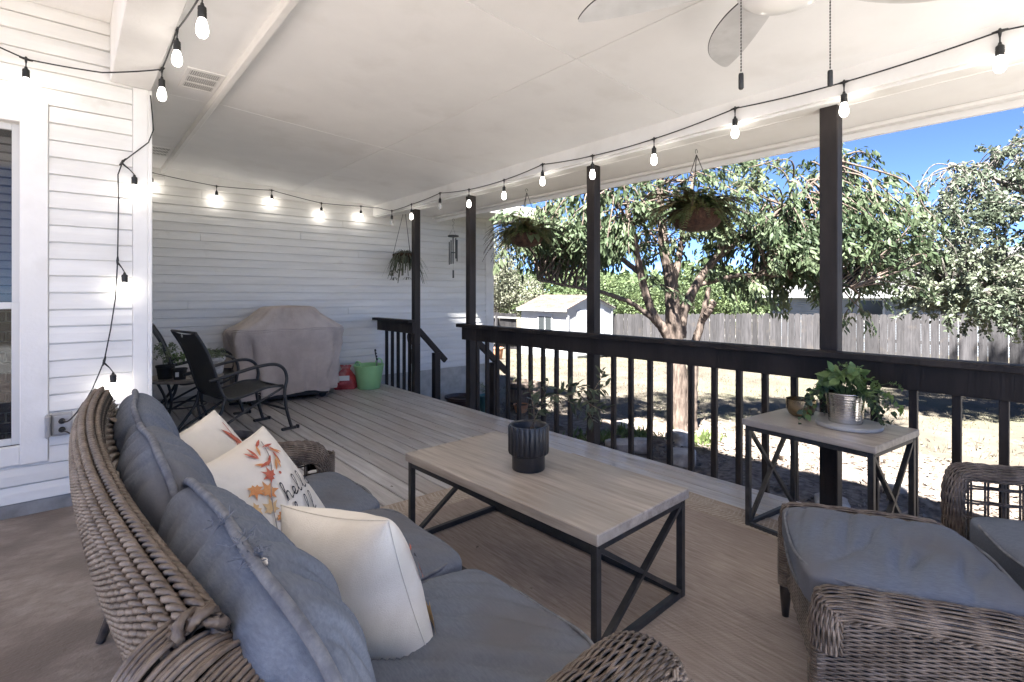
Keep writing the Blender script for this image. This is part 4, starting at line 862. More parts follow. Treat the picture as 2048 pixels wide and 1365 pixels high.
def basket(label, loc, r, hz, seed, kind='fern'):
    t = thing('hanging_basket', label, 'hanging basket', loc, group='hanging baskets'); h = r*1.25
    prof = [(.02*r, 0), (.45*r, .01), (.78*r, .10*h/.6), (.98*r, .30*h/.6*.8), (1.0*r, .62*h), (.93*r, .66*h), (.85*r, .58*h), (.05*r, .55*h)]
    mb = MB(); mb.lathe(prof, 72, mod=lambda a, k: 1+(.055*abs(math.sin(a*5.5))-.03)*(k < 6)); mb.build('coir_bowl', COIR, t, 50)
    rz_ = .62*h; hook_chain(t, hz, rz_, r, 3, .6+seed)
    if kind == 'fern':
        (V, Q), stems = frond_leaves(84, .24, .52, rz_-.01, seed, .03, 1.1, (.052, .014), 30, 1.15); vq_obj('fern_fronds', (V, Q), FERN, t, world=False)
        mb = MB()
        for C in stems: mb.tube(C[::3], .0018, 4)
        mb.build('frond_stems', COIR, t, True)
        g = np.random.default_rng(seed+50); K = 9; az = g.uniform(0, 2*np.pi, K); P = np.stack([r*.75*np.cos(az), r*.75*np.sin(az), np.full(K, rz_+.03)], -1); D_ = np.stack([np.cos(az), np.sin(az), g.uniform(-1.5, .2, K)], -1)
        for i in range(K):
            V, Q = leaf_cloud(P[i:i+1], D_[i:i+1], np.stack([np.cos(az), np.sin(az), np.full(K, .8)], -1)[i:i+1], g.uniform(.13, .19), .085, .12); vq_obj('broad_leaf', (V, Q), PALE, t, world=False)
    else:
        g = np.random.default_rng(seed); Ps = []; Ns = []
        for k in range(230):
            az = g.uniform(0, 2*np.pi); L = g.uniform(.16, .36); tt = np.linspace(0, 1, 9); el = g.uniform(.4, 1.3); d = np.array([np.cos(az), np.sin(az), 0])
            P = d*(.02+L*.9*np.cos(el)*tt[:, None]+.05*tt[:, None])+np.array([0, 0, 1.])*(rz_+L*np.sin(el)*tt-L*g.uniform(1.0, 1.9)*tt**2)[:, None]; Ps.append(P); Ns.append(np.tile(np.cross(d, (0, 0, 1)), (9, 1))[:, [0, 1, 2]]*0+np.array([0, 0, 1.])+d*.3)
        for k in range(7):
            az = g.uniform(0, 2*np.pi); d = np.array([np.cos(az), np.sin(az), 0]); e = d*g.uniform(.14, .24)+np.array([0, 0, g.uniform(-.22, -.05)])
            for q in range(9):
                a2 = g.uniform(0, 2*np.pi); tt = np.linspace(0, 1, 5)[:, None]; P = e+np.array([np.cos(a2), np.sin(a2), 0])*.07*tt+np.array([0, 0, 1.])*(.02*tt-.06*tt**2); Ps.append(P); Ns.append(np.tile((0, 0, 1.), (5, 1)))
        vq_obj('strap_leaves', strands(Ps, Ns, .0055, .0008, 4), M('spider_plant', (.05, .062, .035), (.17, .19, .13), scale=18, rough=.5, bump=0, trans=.2), t, world=False)
basket('small hanging basket of trailing spider plant in front of the far wall', (3.72, 6.72, 1.78), .17, .87, 2, 'spider')
basket('hanging coir basket of fern between the second and third posts', (3.85, 4.21, 1.845), .182, .655, 3)
basket('largest hanging coir basket of fern, left of the nearest post', (3.85, 2.17, 1.83), .205, .670, 5)
wc = thing('wind_chime', 'black metal wind chime hanging at the roof corner by the far wall', 'wind chime', (4.19, 6.15, 1.62))
mb = MB(); a = np.linspace(-.5, 1.4*np.pi, 16); mb.tube(np.stack([.018*np.cos(a), 0*a, .775+.02*np.sin(a)], -1), .002, 5); mb.tube(smoothpath([(.0, 0, .76), (.014, 0, .73), (-.01, 0, .70), (0, 0, .67)], 16), .002, 5); mb.build('hook', BLACKM, wc, True)
mb = MB(); mb.lathe([(.001, .535), (.075, .535), (.082, .545), (.075, .556), (.001, .556)], 24); mb.build('top_disc', BLACKM, wc, 40)
for k in range(3): a = k*2.1+.4; mb = MB(); mb.tube([(0, 0, .67), (.06*math.cos(a), .06*math.sin(a), .556)], .0012, 4); mb.build('cord', BLACKM, wc)
for k, l in enumerate((.36, .42, .40, .46, .38)): a = k*1.2566+.3; c = (.058*math.cos(a), .058*math.sin(a)); mb = MB(); mb.tube([(c[0], c[1], .52-.03*(k % 3)), (c[0], c[1], .52-.03*(k % 3)-l*.82)], .0095, 10); mb.build('chime_tube', BLACKM, wc, 40)
mb = MB(); mb.lathe([(.001, .30), (.03, .30), (.03, .312), (.001, .312)], 16); mb.tube([(0, 0, .535), (0, 0, .05)], .001, 4); mb.build('clapper', BLACKM, wc, 40)
mb = MB(); mb.box(-.014, .014, -.003, .003, -.06, .055, .002); mb.build('sail', BLACKM, wc)
# ------------------------------------------------------------------ plants and pots on the tables
BLKC = M('black_ceramic', (.012, .013, .016), (.02, .021, .025), scale=10, rough=.38, bump=.05, spec=.5); SOIL = M('soil', (.02, .014, .010), (.045, .033, .024), scale=60, rough=1, bump=.8)
OLIVE = M('olive_leaf', (.030, .042, .022), (.075, .092, .052), scale=12, rough=.45, bump=0, trans=.15); TWIG = M('twig', (.12, .085, .055), (.2, .15, .1), scale=30, rough=.8)
pp = thing('potted_plant', 'ribbed black pot with a leggy leafy plant on the coffee table', 'potted plant', (1.69, 1.835, .4763))
prof = [(.001, .0), (.078, .0), (.080, .004), (.080, .075), (.0802, .076)]; mb = MB(); mb.lathe(prof, 96); 
mb.lathe([(.0802, .070), (.0955, .078), (.0985, .085), (.0985, .202), (.094, .214), (.086, .214), (.080, .209), (.078, .165), (.001, .165)], 176, mod=lambda a, k: 1+(.048*(abs(math.sin(a*11))**.55)-.035)*(1 <= k <= 4)); mb.build('pot', BLKC, pp, 55)
mb = MB(); mb.lathe([(.0775, .168), (.04, .174), (.001, .176)], 24); mb.build('soil', SOIL, pp, True)
def stems_with_leaves(t, stems, leaf_L, leaf_W, step, mat, seed, r=.002, droop=.3, jit=.5, stem_mat=None, name='leaves', start=.25):
    g = np.random.default_rng(seed); Ps, Ds, Ns = [], [], []; mb = MB()
    for S_ in stems:
        C = smoothpath(S_, 30); mb.tube(C, np.linspace(r, r*.5, len(C)), 5); T = np.gradient(C, axis=0); T /= np.linalg.norm(T, axis=1)[:, None]; l = np.linalg.norm(np.diff(C, axis=0), axis=1).sum(); n = max(3, int(l/step))
        for i in range(n):
            k = int((start+(1-start)*(i+1)/n)*(len(C)-1)); d = rnd_dirs(1)[0]; d = d-T[k]*(d@T[k])*.8; d = d/np.linalg.norm(d)+T[k]*g.uniform(.2, .9)-np.array([0, 0, droop]); Ps.append(C[k]); Ds.append(d); Ns.append(np.array([0, 0, 1.])+g.normal(size=3)*jit)
    mb.build('stems', stem_mat or TWIG, t, True); K = len(Ps); s = g.uniform(.65, 1.2, K); V, Q = leaf_cloud(np.array(Ps), np.array(Ds), np.array(Ns), leaf_L*s, leaf_W*s, .1); return vq_obj(name, (V, Q), mat, t, world=False)
c_lat = lambda l, h, d=0: tuple(np.array([0, 0, h])+RT*l+FW*d)
stems_with_leaves(pp, [[c_lat(.0, .17), c_lat(.03, .24), c_lat(.07, .33), c_lat(.10, .42, .02)], [c_lat(.01, .17), c_lat(.05, .25, .03), c_lat(.14, .34, .05), c_lat(.22, .385, .08), c_lat(.34, .36, .12), c_lat(.40, .37, .14)],
                      [c_lat(.07, .33), c_lat(.12, .36, -.03), c_lat(.20, .36, -.02), c_lat(.28, .39)], [c_lat(.14, .34, .05), c_lat(.22, .30, .08), c_lat(.30, .25, .1), c_lat(.33, .20, .1)],
                      [c_lat(.03, .24), c_lat(.02, .32, -.02), c_lat(.0, .40, -.02)], [c_lat(.22, .385, .08), c_lat(.30, .31, .02), c_lat(.36, .28, .0)], [c_lat(.34, .36, .12), c_lat(.37, .42, .1), c_lat(.38, .46, .1)]], .062, .020, .0115, OLIVE, 4, .0022, .25)
BRASS = M('brass', (.30, .235, .15), (.42, .34, .23), scale=6, rough=.24, metal=1, bump=.02); SILV = M('hammered_silver', (.52, .50, .48), (.62, .60, .58), scale=10, rough=.22, metal=1, bump=0); STONE = M('marble_tray', (.33, .325, .32), (.44, .435, .43), scale=5, rough=.4, bump=.05, c3=(.38, .37, .36), s3=4, lo3=.55, hi3=.7)
SGRN = M('sage_leaf', (.075, .135, .038), (.16, .235, .08), scale=14, rough=.5, bump=.05, trans=.25, rand=0, c3=(.10, .16, .10), s3=6, lo3=.5, hi3=.7); DGRN = M('ivy_leaf', (.022, .045, .022), (.06, .095, .05), scale=14, rough=.45, bump=0, trans=.15)
zt = .6135
o = MB(); o.lathe([(.001, 0), (.045, 0), (.062, .012), (.074, .038), (.078, .065), (.078, .098), (.0755, .0985), (.075, .065), (.070, .04), (.055, .016), (.001, .012)], 40); o = o.build('brass_bowl', BRASS, None, 60); o.location = (3.235, 1.165, zt); tag(o, 'small round brass bowl planter beside the silver pot on the side table', 'bowl')
o = MB(); o.lathe([(.001, 0), (.150, 0), (.155, .004), (.155, .016), (.151, .020), (.001, .020)], 56); o = o.build('round_tray', STONE, None, 40); o.location = (3.175, .905, zt); tag(o, 'round pale stone tray under the silver pot on the side table', 'tray')
sp = thing('herb_planter', 'hammered silver pot overflowing with green herbs on the side table', 'potted plant', (3.175, .92, zt+.0205))
mb = MB(); rows = 44; prof = [(.001, 0), (.078, 0)]+[(.078+.012*k/rows, .002+.150*k/rows) for k in range(rows+1)]+[(.093, .156), (.094, .160), (.089, .161), (.085, .13), (.001, .128)]
mb.lathe(prof, 112, mod=lambda a, k: 1+(.014*abs(math.sin(a*28+(k//4 % 2)*1.57))*abs(math.sin((k-2)*np.pi/4)) if 2 < k < rows else 0)); mb.build('pot', SILV, sp, True)
mb = MB(); mb.lathe([(.0845, .134), (.04, .142), (.001, .145)], 20); mb.build('soil', SOIL, sp, True)
def spray(n, rad0, rad1, up0, up1, dr, seed, skip=None):
    g = np.random.default_rng(seed); S_ = []
    for k in range(n):
        az = 2*np.pi*k/n+g.uniform(-.3, .3); d = np.array([np.cos(az), np.sin(az), 0]); L = g.uniform(rad0, rad1); u = g.uniform(up0, up1); f = g.uniform(.5, 1.4)*dr
        if skip is not None and math.cos(az-skip) > .72: continue
        S_.append([d*.02+np.array([0, 0, .14]), d*L*.4+np.array([0, 0, .15+u*.7]), d*L*.75+np.array([0, 0, .15+u-f*.3]), d*L+np.array([0, 0, .15+u*.8-f])])
    return S_
stems_with_leaves(sp, spray(18, .12, .26, .04, .12, .12, 6, -2.9), .044, .028, .018, SGRN, 6, .0016, .05, .5, SGRN, 'herb_leaves')
stems_with_leaves(sp, spray(11, .04, .12, .07, .15, .0, 7), .062, .040, .026, SGRN, 7, .0018, .0, .5, SGRN, 'sage_leaves')
stems_with_leaves(sp, spray(18, .15, .25, .02, .06, .20, 9, -2.9), .036, .028, .019, DGRN, 9, .0014, .3, .6, DGRN, 'trailing_leaves')
stems_with_leaves(sp, [[(0.02, 0, .15), (.05, -.02, .24), (.04, .01, .31)], [(.04, .01, .28), (.0, .03, .31)], [(.05, -.02, .27), (.1, -.05, .30)], [(.12, -.12, .2), (.18, -.18, .21), (.24, -.2, .17)]], .014, .009, .006, SGRN, 12, .001, .0, .8, SGRN, 'fine_leaves')
# ------------------------------------------------------------------ rocking chairs
SLING = M('black_sling', (.020, .020, .021), (.036, .036, .037), scale=60, rough=.6, bump=.25, bscale=300)
def rocker(label, loc, rz):
    t = thing('sling_chair', label, 'chair', loc, rz, group='black sling chairs'); hw = .27
    back = smoothpath([(-.10, .375), (-.15, .50), (-.20, .66), (-.27, .84), (-.385, .985)], 24) if False else None
    def crv(pts, n=26): P = smoothpath([(a, 0, b) for a, b in pts], n); return P
    prof = crv([(-.37, .985), (-.29, .84), (-.23, .68), (-.185, .52), (-.135, .40), (-.06, .375), (.08, .40), (.25, .44), (.40, .435)], 48)
    th = .003; L = prof+np.array([0, -hw+.02, 0]); Rr = prof+np.array([0, hw-.02, 0]); g = np.stack([L*(1-f)+Rr*f+np.array([0, 0, -.018*math.sin(math.pi*f)]) for f in np.linspace(0, 1, 9)], 1)
    for nm, sl in (('back_sling', slice(0, 28)), ('seat_sling', slice(27, None))):
        mb = MB(); mb.grid(g[sl]); mb.grid((g[sl]-np.array([0, 0, th]))[:, ::-1]); mb.build(nm, SLING, t, True)
    for s in (-1, 1):
        mb = MB(); mb.tube(prof+np.array([0, s*(hw-.005), 0]), .0135, 8); mb.build('side_rail', BLACKM, t, True)
        mb = MB(); mb.tube(crv([(-.27, .565), (-.10, .60), (.12, .645), (.30, .655), (.395, .60), (.425, .50), (.405, .38), (.42, .22), (.45, .10), (.475, .018)], 44)+np.array([0, s*(hw+.02), 0]), .0155, 8); mb.build('arm', BLACKM, t, True)
        mb = MB(); mb.tube(crv([(-.14, .40), (-.17, .28), (-.25, .16), (-.36, .018)], 18)+np.array([0, s*(hw+.012), 0]), .014, 8); mb.build('rear_leg', BLACKM, t, True)
        mb = MB(); mb.tube(crv([(.40, .42), (.10, .28), (-.2, .12), (-.34, .03)], 18)+np.array([0, s*(hw+.004), 0]), .012, 8); mb.build('diagonal_brace', BLACKM, t, True)
        for xx_ in (.475, -.36):
            mb = MB(); mb.box(xx_-.10, xx_+.05, s*(hw+.018)-.017, s*(hw+.018)+.017, .0, .026, .006); mb.build('foot_bar', BLACKM, t)
            mb = MB(); mb.box(xx_+.05, xx_+.075, s*(hw+.018)-.02, s*(hw+.018)+.02, .0, .034, .006); mb.build('foot_cap', RUBBER, t)
    for xx, zz in ((-.13, .385), (.40, .425), (-.372, .99), (-.36, .04), (.43, .20)): mb = MB(); mb.tube([(xx, -hw-.005, zz), (xx, hw+.005, zz)], .0115, 8); mb.build('cross_bar', BLACKM, t, True)
    return t
rc1 = rocker('black sling patio chair in front, just beyond the sofa', (1.13, 5.42, .001), R(11))
mb = MB(); mb.box(-.012, .022, -.0, .0012, -.012, .012); tg = mb.build('care_tag', M('white_tag', (.7, .7, .68), rough=.8, bump=0), rc1); tg.location = (-.372, .03, .95); tg.rotation_euler = (0, R(-35), R(90))
rocker('second black sling patio chair half hidden behind the round table', (1.03, 6.60, .001), R(-8))
# round side table with two pots
TILE = M('tile_top', (.20, .17, .145), (.34, .30, .26), scale=14, rough=.5, bump=.2, rand=.2)
rt_ = thing('round_table', 'small round slatted table between the two black sling chairs', 'table', (.87, 6.02, .001))
mb = MB(); mb.lathe([(.001, .478), (.33, .478), (.345, .484), (.345, .500), (.33, .505), (.31, .503), (.001, .500)], 40); mb.build('table_top', TILE, rt_, 40)
for k in range(11):
    xx = -.27+k*.054; h_ = math.sqrt(.30**2-xx**2); mb = MB(); mb.box(xx-.024, xx+.024, -h_, h_, .5035, .509, .002); mb.build('slat', TILE, rt_)
for k in range(4):
    a = k*math.pi/2+.5; c, s = math.cos(a), math.sin(a); mb = MB(); mb.tube(smoothpath([(.27*c, .27*s, .478), (.20*c, .20*s, .33), (.19*c, .19*s, .2), (.27*c, .27*s, .0)], 16), .013, 8); mb.build('leg', BLACKM, rt_, True)
mb = MB(); a = np.linspace(0, 2*np.pi, 25)[:-1]; mb.tube(np.stack([.19*np.cos(a), .19*np.sin(a), np.full(24, .22)], -1), .008, 6, closed=True); mb.build('ring', BLACKM, rt_, True)
WPOT = M('white_pot', (.45, .44, .42), (.66, .65, .63), scale=22, rough=.6, bump=.5, bscale=40); HERB = M('herb_pale', (.13, .17, .09), (.27, .30, .19), scale=14, rough=.6, bump=0, trans=.2)
t = thing('herb_pot', 'patterned white pot of pale herbs on the round table', 'potted plant', (1.12, 5.98, .511)); mb = MB(); mb.lathe([(.001, 0), (.075, 0), (.085, .02), (.095, .13), (.105, .14), (.105, .17), (.095, .17), (.09, .14), (.001, .138)], 28); mb.build('pot', WPOT, t, 40); stems_with_leaves(t, spray(22, .06, .16, .02, .12, .05, 31), .022, .012, .009, HERB, 31, .0015, 0, .8, HERB)
t = thing('nursery_pot', 'black plastic pot with a leafy seedling at the left of the round table', 'potted plant', (.70, 5.93, .511)); mb = MB(); mb.lathe([(.001, 0), (.06, 0), (.075, .11), (.082, .112), (.082, .13), (.076, .13), (.07, .11), (.001, .108)], 24); mb.build('pot', RUBBER, t, 40); stems_with_leaves(t, spray(12, .05, .13, .06, .2, .03, 33), .034, .018, .014, HERB, 33, .0015, 0, .8, HERB)
t = thing('nursery_pot', 'smaller black plastic pot with label beside the seedling on the round table', 'potted plant', (.80, 5.80, .511)); mb = MB(); mb.lathe([(.001, 0), (.05, 0), (.06, .09), (.066, .092), (.066, .105), (.06, .105), (.056, .09), (.001, .088)], 20); mb.build('pot', RUBBER, t, 40); mb = MB(); mb.bar((-.03, -.056, .03), (-.03, -.060, .075), .03, .001, up=(0, 1, 0)); mb.build('label', bpy.data.materials['white_tag'], t); stems_with_leaves(t, spray(8, .04, .09, .03, .10, .02, 35), .03, .02, .014, SGRN, 35, .0015, 0, .8, SGRN)
# pots on the deck behind the sofa
t = thing('planter_bowl', 'wide dark bowl planter with bare soil behind the sofa arm', 'planter', (.90, 4.42, .001)); mb = MB(); mb.lathe([(.001, 0), (.12, 0), (.17, .06), (.205, .17), (.212, .215), (.205, .225), (.196, .215), (.185, .17), (.001, .168)], 40); mb.build('bowl', M('dark_resin', (.045, .042, .045), (.075, .072, .078), scale=20, rough=.5, bump=.2), t, 40); mb = MB(); mb.lathe([(.186, .171), (.1, .185), (.001, .18)], 24); mb.build('soil', SOIL, t, True); stems_with_leaves(t, [[(-.05, .05, .18), (-.06, .06, .28), (-.04, .08, .36)], [(-.02, .07, .18), (0, .1, .26), (.03, .11, .31)], [(-.08, 0, .18), (-.12, .03, .27)]], .026, .012, .010, HERB, 37, .0016, 0, .8, HERB)
for lb, lc, sd_ in (('black square nursery pot with label left of the dark bowl planter', (.60, 4.52, .001), 41), ('black square nursery pot with a green shoot against the dark bowl planter', (.70, 4.66, .001), 43)):
    t = thing('square_nursery_pot', lb, 'pot', lc, R(20), group='square nursery pots'); mb = MB(); w0, w1, h_ = .055, .072, .15
    mb.add([(sx*w_, sy*w_, z_) for w_, z_ in ((w0, 0), (w1, h_), (w1-.005, h_), (w0-.004, .02)) for sx, sy in ((-1, -1), (1, -1), (1, 1), (-1, 1))], [(3, 2, 1, 0)]+[(k*4+i, k*4+(i+1) % 4, (k+1)*4+(i+1) % 4, (k+1)*4+i) for k in range(3) for i in range(4)]+[(12, 13, 14, 15)]); mb.build('pot', RUBBER, t)
    for zz in (.05, .09): mb = MB(); mb.bar((-.05, -w1+.004, zz), (.05, -w1+.004, zz), .004, .02, up=(0, 0, 1)); mb.build('rib', GREYP, t)
    stems_with_leaves(t, spray(5, .03, .06, .04, .10, .0, sd_), .03, .02, .02, SGRN, sd_, .0015, 0, .6, SGRN)
# ------------------------------------------------------------------ covered grill, charcoal bag, green tub, tools
COVER = M('grill_cover_cloth', (.45, .38, .335), (.56, .49, .44), scale=3, rough=.78, bump=.3, bscale=60, c3=(.41, .35, .315), s3=4, lo3=.5, hi3=.75)
gr = thing('covered_grill', 'barbecue grill under a creased beige cover against the far wall', 'grill', (2.08, 6.80, .001))
SEC = [(.10, .585, .275, 0), (.30, .60, .285, 0), (.55, .625, .295, 0), (.78, .655, .31, 0), (.86, .665, .315, 0), (.90, .645, .305, 0), (.955, .56, .285, .01), (1.04, .44, .25, .02), (1.12, .345, .215, .02), (1.165, .30, .185, .02), (1.178, .24, .13, .02), (1.182, .1, .05, .02), (1.183, .004, .003, .02)]
zs = np.array([s[0] for s in SEC]); G = []; th = np.linspace(0, 2*np.pi, 121)[:-1]; gg = np.random.default_rng(5)
for z_ in np.concatenate([np.linspace(.10, .88, 30), np.linspace(.89, 1.183, 26)]):
    hx, hy, ox = (np.interp(z_, zs, [s[i] for s in SEC]) for i in (1, 2, 3)); p = 5.0 if z_ < .9 else np.interp(z_, [.9, 1.18], [5, 2.6]); c, s = np.cos(th), np.sin(th); r = (np.abs(c)**p+np.abs(s)**p)**(-1/p)
    f = np.clip((.88-z_)/.75, 0, 1); tri = lambda q: 2/np.pi*np.arcsin(np.sin(q)); fold = .10*f*tri(th*9+2.2*np.sin(th*3)+z_*1.2)*(.45+.55*np.sin(th*4+1)**2)+.03*f*tri(th*21+3*z_+np.sin(th*5))
    cr = .030*np.abs(tri(th*6+z_*3+2*np.sin(th*2+z_*2)))+.024*np.abs(tri(th*5-z_*5+1.3*np.sin(th*3)))+.014*np.abs(tri(th*13+z_*6))-.032
    k = 1+(fold+cr*(1 if z_ < 1.15 else .3))/.5
    G.append(np.stack([ox+hx*c*r*k, hy*s*r*k, np.full(120, z_)+.006*np.sin(th*9+z_*20)*(z_ < 1.15)+(.018*np.sin(th*4+1)+.012*np.sin(th*9) if z_ < .12 else 0)], -1))
G = np.array(G); mb = MB(); mb.grid(np.concatenate([G, G[:, :1]], 1)); mb.build('cover', COVER, gr, 50)
for row in (1, 29, 31):
    mb = MB(); q_ = G[row]*np.array([1.004, 1.006, 1]); mb.tube(q_, .0045, 5, closed=True); mb.build('seam', COVER, gr, True)
mb = MB(); mb.box(-.50, .46, -.22, .20, .05, .16, .01); mb.build('cart_base', RUBBER, gr)
for sx in (-.42, .40):
    for sy in (-.18, .16): mb = MB(); mb.lathe([(.001, -.015), (.04, -.015), (.045, 0), (.04, .015), (.001, .015)], 16); V = mb.V[0]; mb.V[0] = np.stack([V[:, 0]+sx, V[:, 2]+sy, V[:, 1]+.045], 1); mb.build('wheel', RUBBER, gr, 40)
REDB = M('red_plastic_bag', (.33, .030, .035), (.50, .085, .085), scale=9, rough=.35, bump=.5, bscale=18, c3=(.55, .30, .28), s3=7, lo3=.6, hi3=.75)
bg_ = thing('charcoal_bag', 'crumpled red plastic bag with white label between grill and green tub', 'bag', (2.93, 6.98, .001), R(-25)); G = []
for z_, hx, hy in ((.0, .135, .07), (.03, .165, .10), (.10, .165, .10), (.17, .13, .075), (.23, .085, .045), (.27, .05, .02), (.305, .065, .012), (.325, .075, .008)):
    c, s = np.cos(th), np.sin(th); r = (np.abs(c)**3.2+np.abs(s)**3.2)**(-1/3.2); k = 1+.05*np.sin(th*7+z_*30)+.04*np.sin(th*12-z_*44); G.append(np.stack([hx*c*r*k+.03*z_, hy*s*r*k, z_+.01*np.sin(th*5+z_*9)*(z_ > .02)], -1))
mb = MB(); mb.grid(np.concatenate([np.array(G), np.array(G)[:, :1]], 1)); mb.F.append(tuple(range(0, 120))[::-1]); mb.build('bag', REDB, bg_, True)
mb = MB(); mb.grid(np.stack([np.stack([np.linspace(-.085, .06, 8), np.full(8, -.112+.004*k), np.full(8, .13+.022*k)], -1) for k in range(4)], 0)); mb.build('label', bpy.data.materials['white_tag'], bg_, True)
LIME = M('lime_plastic', (.36, .68, .32), (.42, .74, .38), scale=3, rough=.38, bump=.03, trans=.2)
tb = thing('garden_tub', 'bright green flexible garden tub on the deck by the railing', 'tub', (3.20, 6.80, .001)); mb = MB()
mb.lathe([(.001, 0), (.145, 0), (.152, .006), (.205, .315), (.212, .32), (.212, .334), (.204, .336), (.198, .325), (.148, .012), (.001, .010)], 48); mb.build('tub', LIME, tb, 40)
for a in (.35, .35+math.pi):
    P = [(.207*math.cos(a+d), .207*math.sin(a+d), .335+h_) for d, h_ in ((-.30, -.02), (-.26, .03), (-.12, .055), (0, .06), (.12, .055), (.26, .03), (.30, -.02))]; mb = MB(); mb.tube(smoothpath(P, 24), .011, 8); mb.build('handle', LIME, tb, True)
hl = thing('pruning_tool', 'black handled pruning tool leaning in the green tub', 'garden tool', (3.30, 6.82, .02)); mb = MB(); mb.bar((.0, 0, 0), (.045, .02, .36), .014, .006); mb.build('blade', M('tool_steel', (.35, .35, .36), rough=.35, metal=1, bump=0), hl); mb = MB(); mb.bar((.045, .02, .36), (.02, .035, .52), .03, .026, b=.006); mb.build('handle', RUBBER, hl)
for k in range(3): mb = MB(); mb.bar((.042-.006*k, .006+.004*k, .39+.04*k), (.040-.006*k, .008+.004*k, .41+.04*k), .018, .006); mb.build('grip_mark', bpy.data.materials['white_tag'], hl)
sv = thing('garden_fork', 'long handled garden fork with looped grip leaning outside the short railing', 'garden tool', (3.70, 6.52, gz(3.7, 6.5)))
mb = MB(); mb.tube([(.10, -.04, .25), (.0, .0, 1.22)], .012, 8); mb.build('shaft', TWIG, sv, True)
mb = MB(); mb.tube(smoothpath([(0, 0, 1.21), (-.005, -.055, 1.28), (-.01, -.06, 1.36), (-.012, 0, 1.39), (-.01, .06, 1.36), (-.005, .055, 1.28), (0, 0, 1.21)], 36), .009, 6); mb.build('grip', RUBBER, sv, True)
for k in range(4): mb = MB(); mb.tube([(.10, -.04, .27), (.11, -.11+.045*k, .22), (.12, -.11+.045*k, .0)], .006, 6); mb.build('tine', BLACKM, sv, True)
# ------------------------------------------------------------------ yard: fences
PICK = M('fence_picket_wood', (.023, .0215, .023), (.056, .0535, .056), scale=6, st=(4, 4, .35), rough=.9, bump=.5, bscale=30, bst=(4, 4, .2), rand=.34, lo=.32, hi=.7, detail=8, c3=(.06, .052, .047), s3=3, lo3=.58, hi3=.75)
def picket_mesh(w_, h_, t_, seed):
    g = random.Random(seed); c = .035+g.random()*.015; hw = w_/2; e = [g.uniform(-.004, .004) for _ in range(4)]
    prof = [(-hw+e[0], 0), (hw+e[1], 0), (hw+e[2], h_-c), (hw-c, h_), (-hw+c, h_), (-hw+e[3], h_-c)]
    mb = MB(); n = len(prof); mb.add([(0+s*t_, a, b) for s in (0, 1) for a, b in prof], [tuple(range(n)), tuple(range(2*n-1, n-1, -1))]+[(i, n+i, n+(i+1) % n, (i+1) % n) for i in range(n)]); o = mb.build('picket', PICK); bm_fix(o.data); me = o.data; bpy.data.objects.remove(o); return me
PM = [picket_mesh(.183, 1.83, .018, k) for k in range(5)]
def fence(label, p0, p1, loc, rails_near):
    t = thing('wood_fence', label, 'fence', loc, group='yard fences'); p0 = np.array(p0, float); p1 = np.array(p1, float); L = np.linalg.norm(p1-p0); d = (p1-p0)/L; n = int(L/.19); ang = math.atan2(d[1], d[0])-math.pi/2
    for k in range(n):
        q = p0+d*(k+.5)*.19; o = link('picket', PM[random.randrange(5)], None, t); o.location = (q[0]-loc[0]+random.uniform(-.004, .004), q[1]-loc[1], gz(q[0], q[1])-loc[2]+random.uniform(-.025, .02)); o.rotation_euler = (random.uniform(-.008, .008), random.uniform(-.01, .01), ang)
    nrm = np.array([d[1], -d[0]])
    for hh in (.35, 1.05, 1.6):
        a = p0+nrm*.045; b = p1+nrm*.045; mb = MB(); mb.bar((a[0], a[1], gz(*a)+hh), (b[0], b[1], gz(*b)+hh), .04, .09); mb.build('rail', M('fence_rail', (.30, .29, .28), (.4, .39, .38), scale=8, rough=.9) if 'fence_rail' not in bpy.data.materials else bpy.data.materials['fence_rail'], t, world=True)
    for k in range(int(L/2.4)+1):
        q = p0+d*k*2.4+nrm*.115; mb = MB(); mb.box(q[0]-.045, q[0]+.045, q[1]-.045, q[1]+.045, gz(*q)-.2, gz(*q)+1.7); mb.build('fence_post', PICK, t, world=True)
fence('weathered grey picket fence running along the back of the yard', (17.5, -3.0), (17.5, 19.6), (17.5, 8, gz(17.5, 8)), False)
fence('weathered fence behind the shed at the left end of the yard', (6.2, 19.6), (17.4, 19.6), (12, 19.6, gz(12, 19.6)), True)
# ------------------------------------------------------------------ shed
SHW = M('shed_paint', (.34, .35, .36), (.40, .41, .42), scale=3, rough=.6, bump=.1, rand=.02); SHING = M('shed_shingle', (.075, .055, .045), (.125, .098, .083), scale=14, rough=.95, bump=.4, rand=.25)
sx0, sx1, sy0, sy1 = 14.6, 17.25, 13.6, 16.3; sz = gz(14.6, 13.6)-.03; ez_, pk = .80, 1.27
sh = thing('garden_shed', 'small white garden shed with tan shingle roof in the back corner', 'shed', ((sx0+sx1)/2, (sy0+sy1)/2, sz)); xm = (sx0+sx1)/2
mb = MB(); mb.add([(sx0, sy0, sz), (sx1, sy0, sz), (sx1, sy0, ez_), (xm, sy0, pk), (sx0, sy0, ez_), (sx0, sy1, sz), (sx1, sy1, sz), (sx1, sy1, ez_), (xm, sy1, pk), (sx0, sy1, ez_)], [(0, 1, 2, 3, 4), (9, 8, 7, 6, 5), (0, 4, 9, 5), (1, 6, 7, 2), (4, 3, 8, 9), (3, 2, 7, 8), (0, 5, 6, 1)]); mb.build('wall', SHW, sh, world=True)
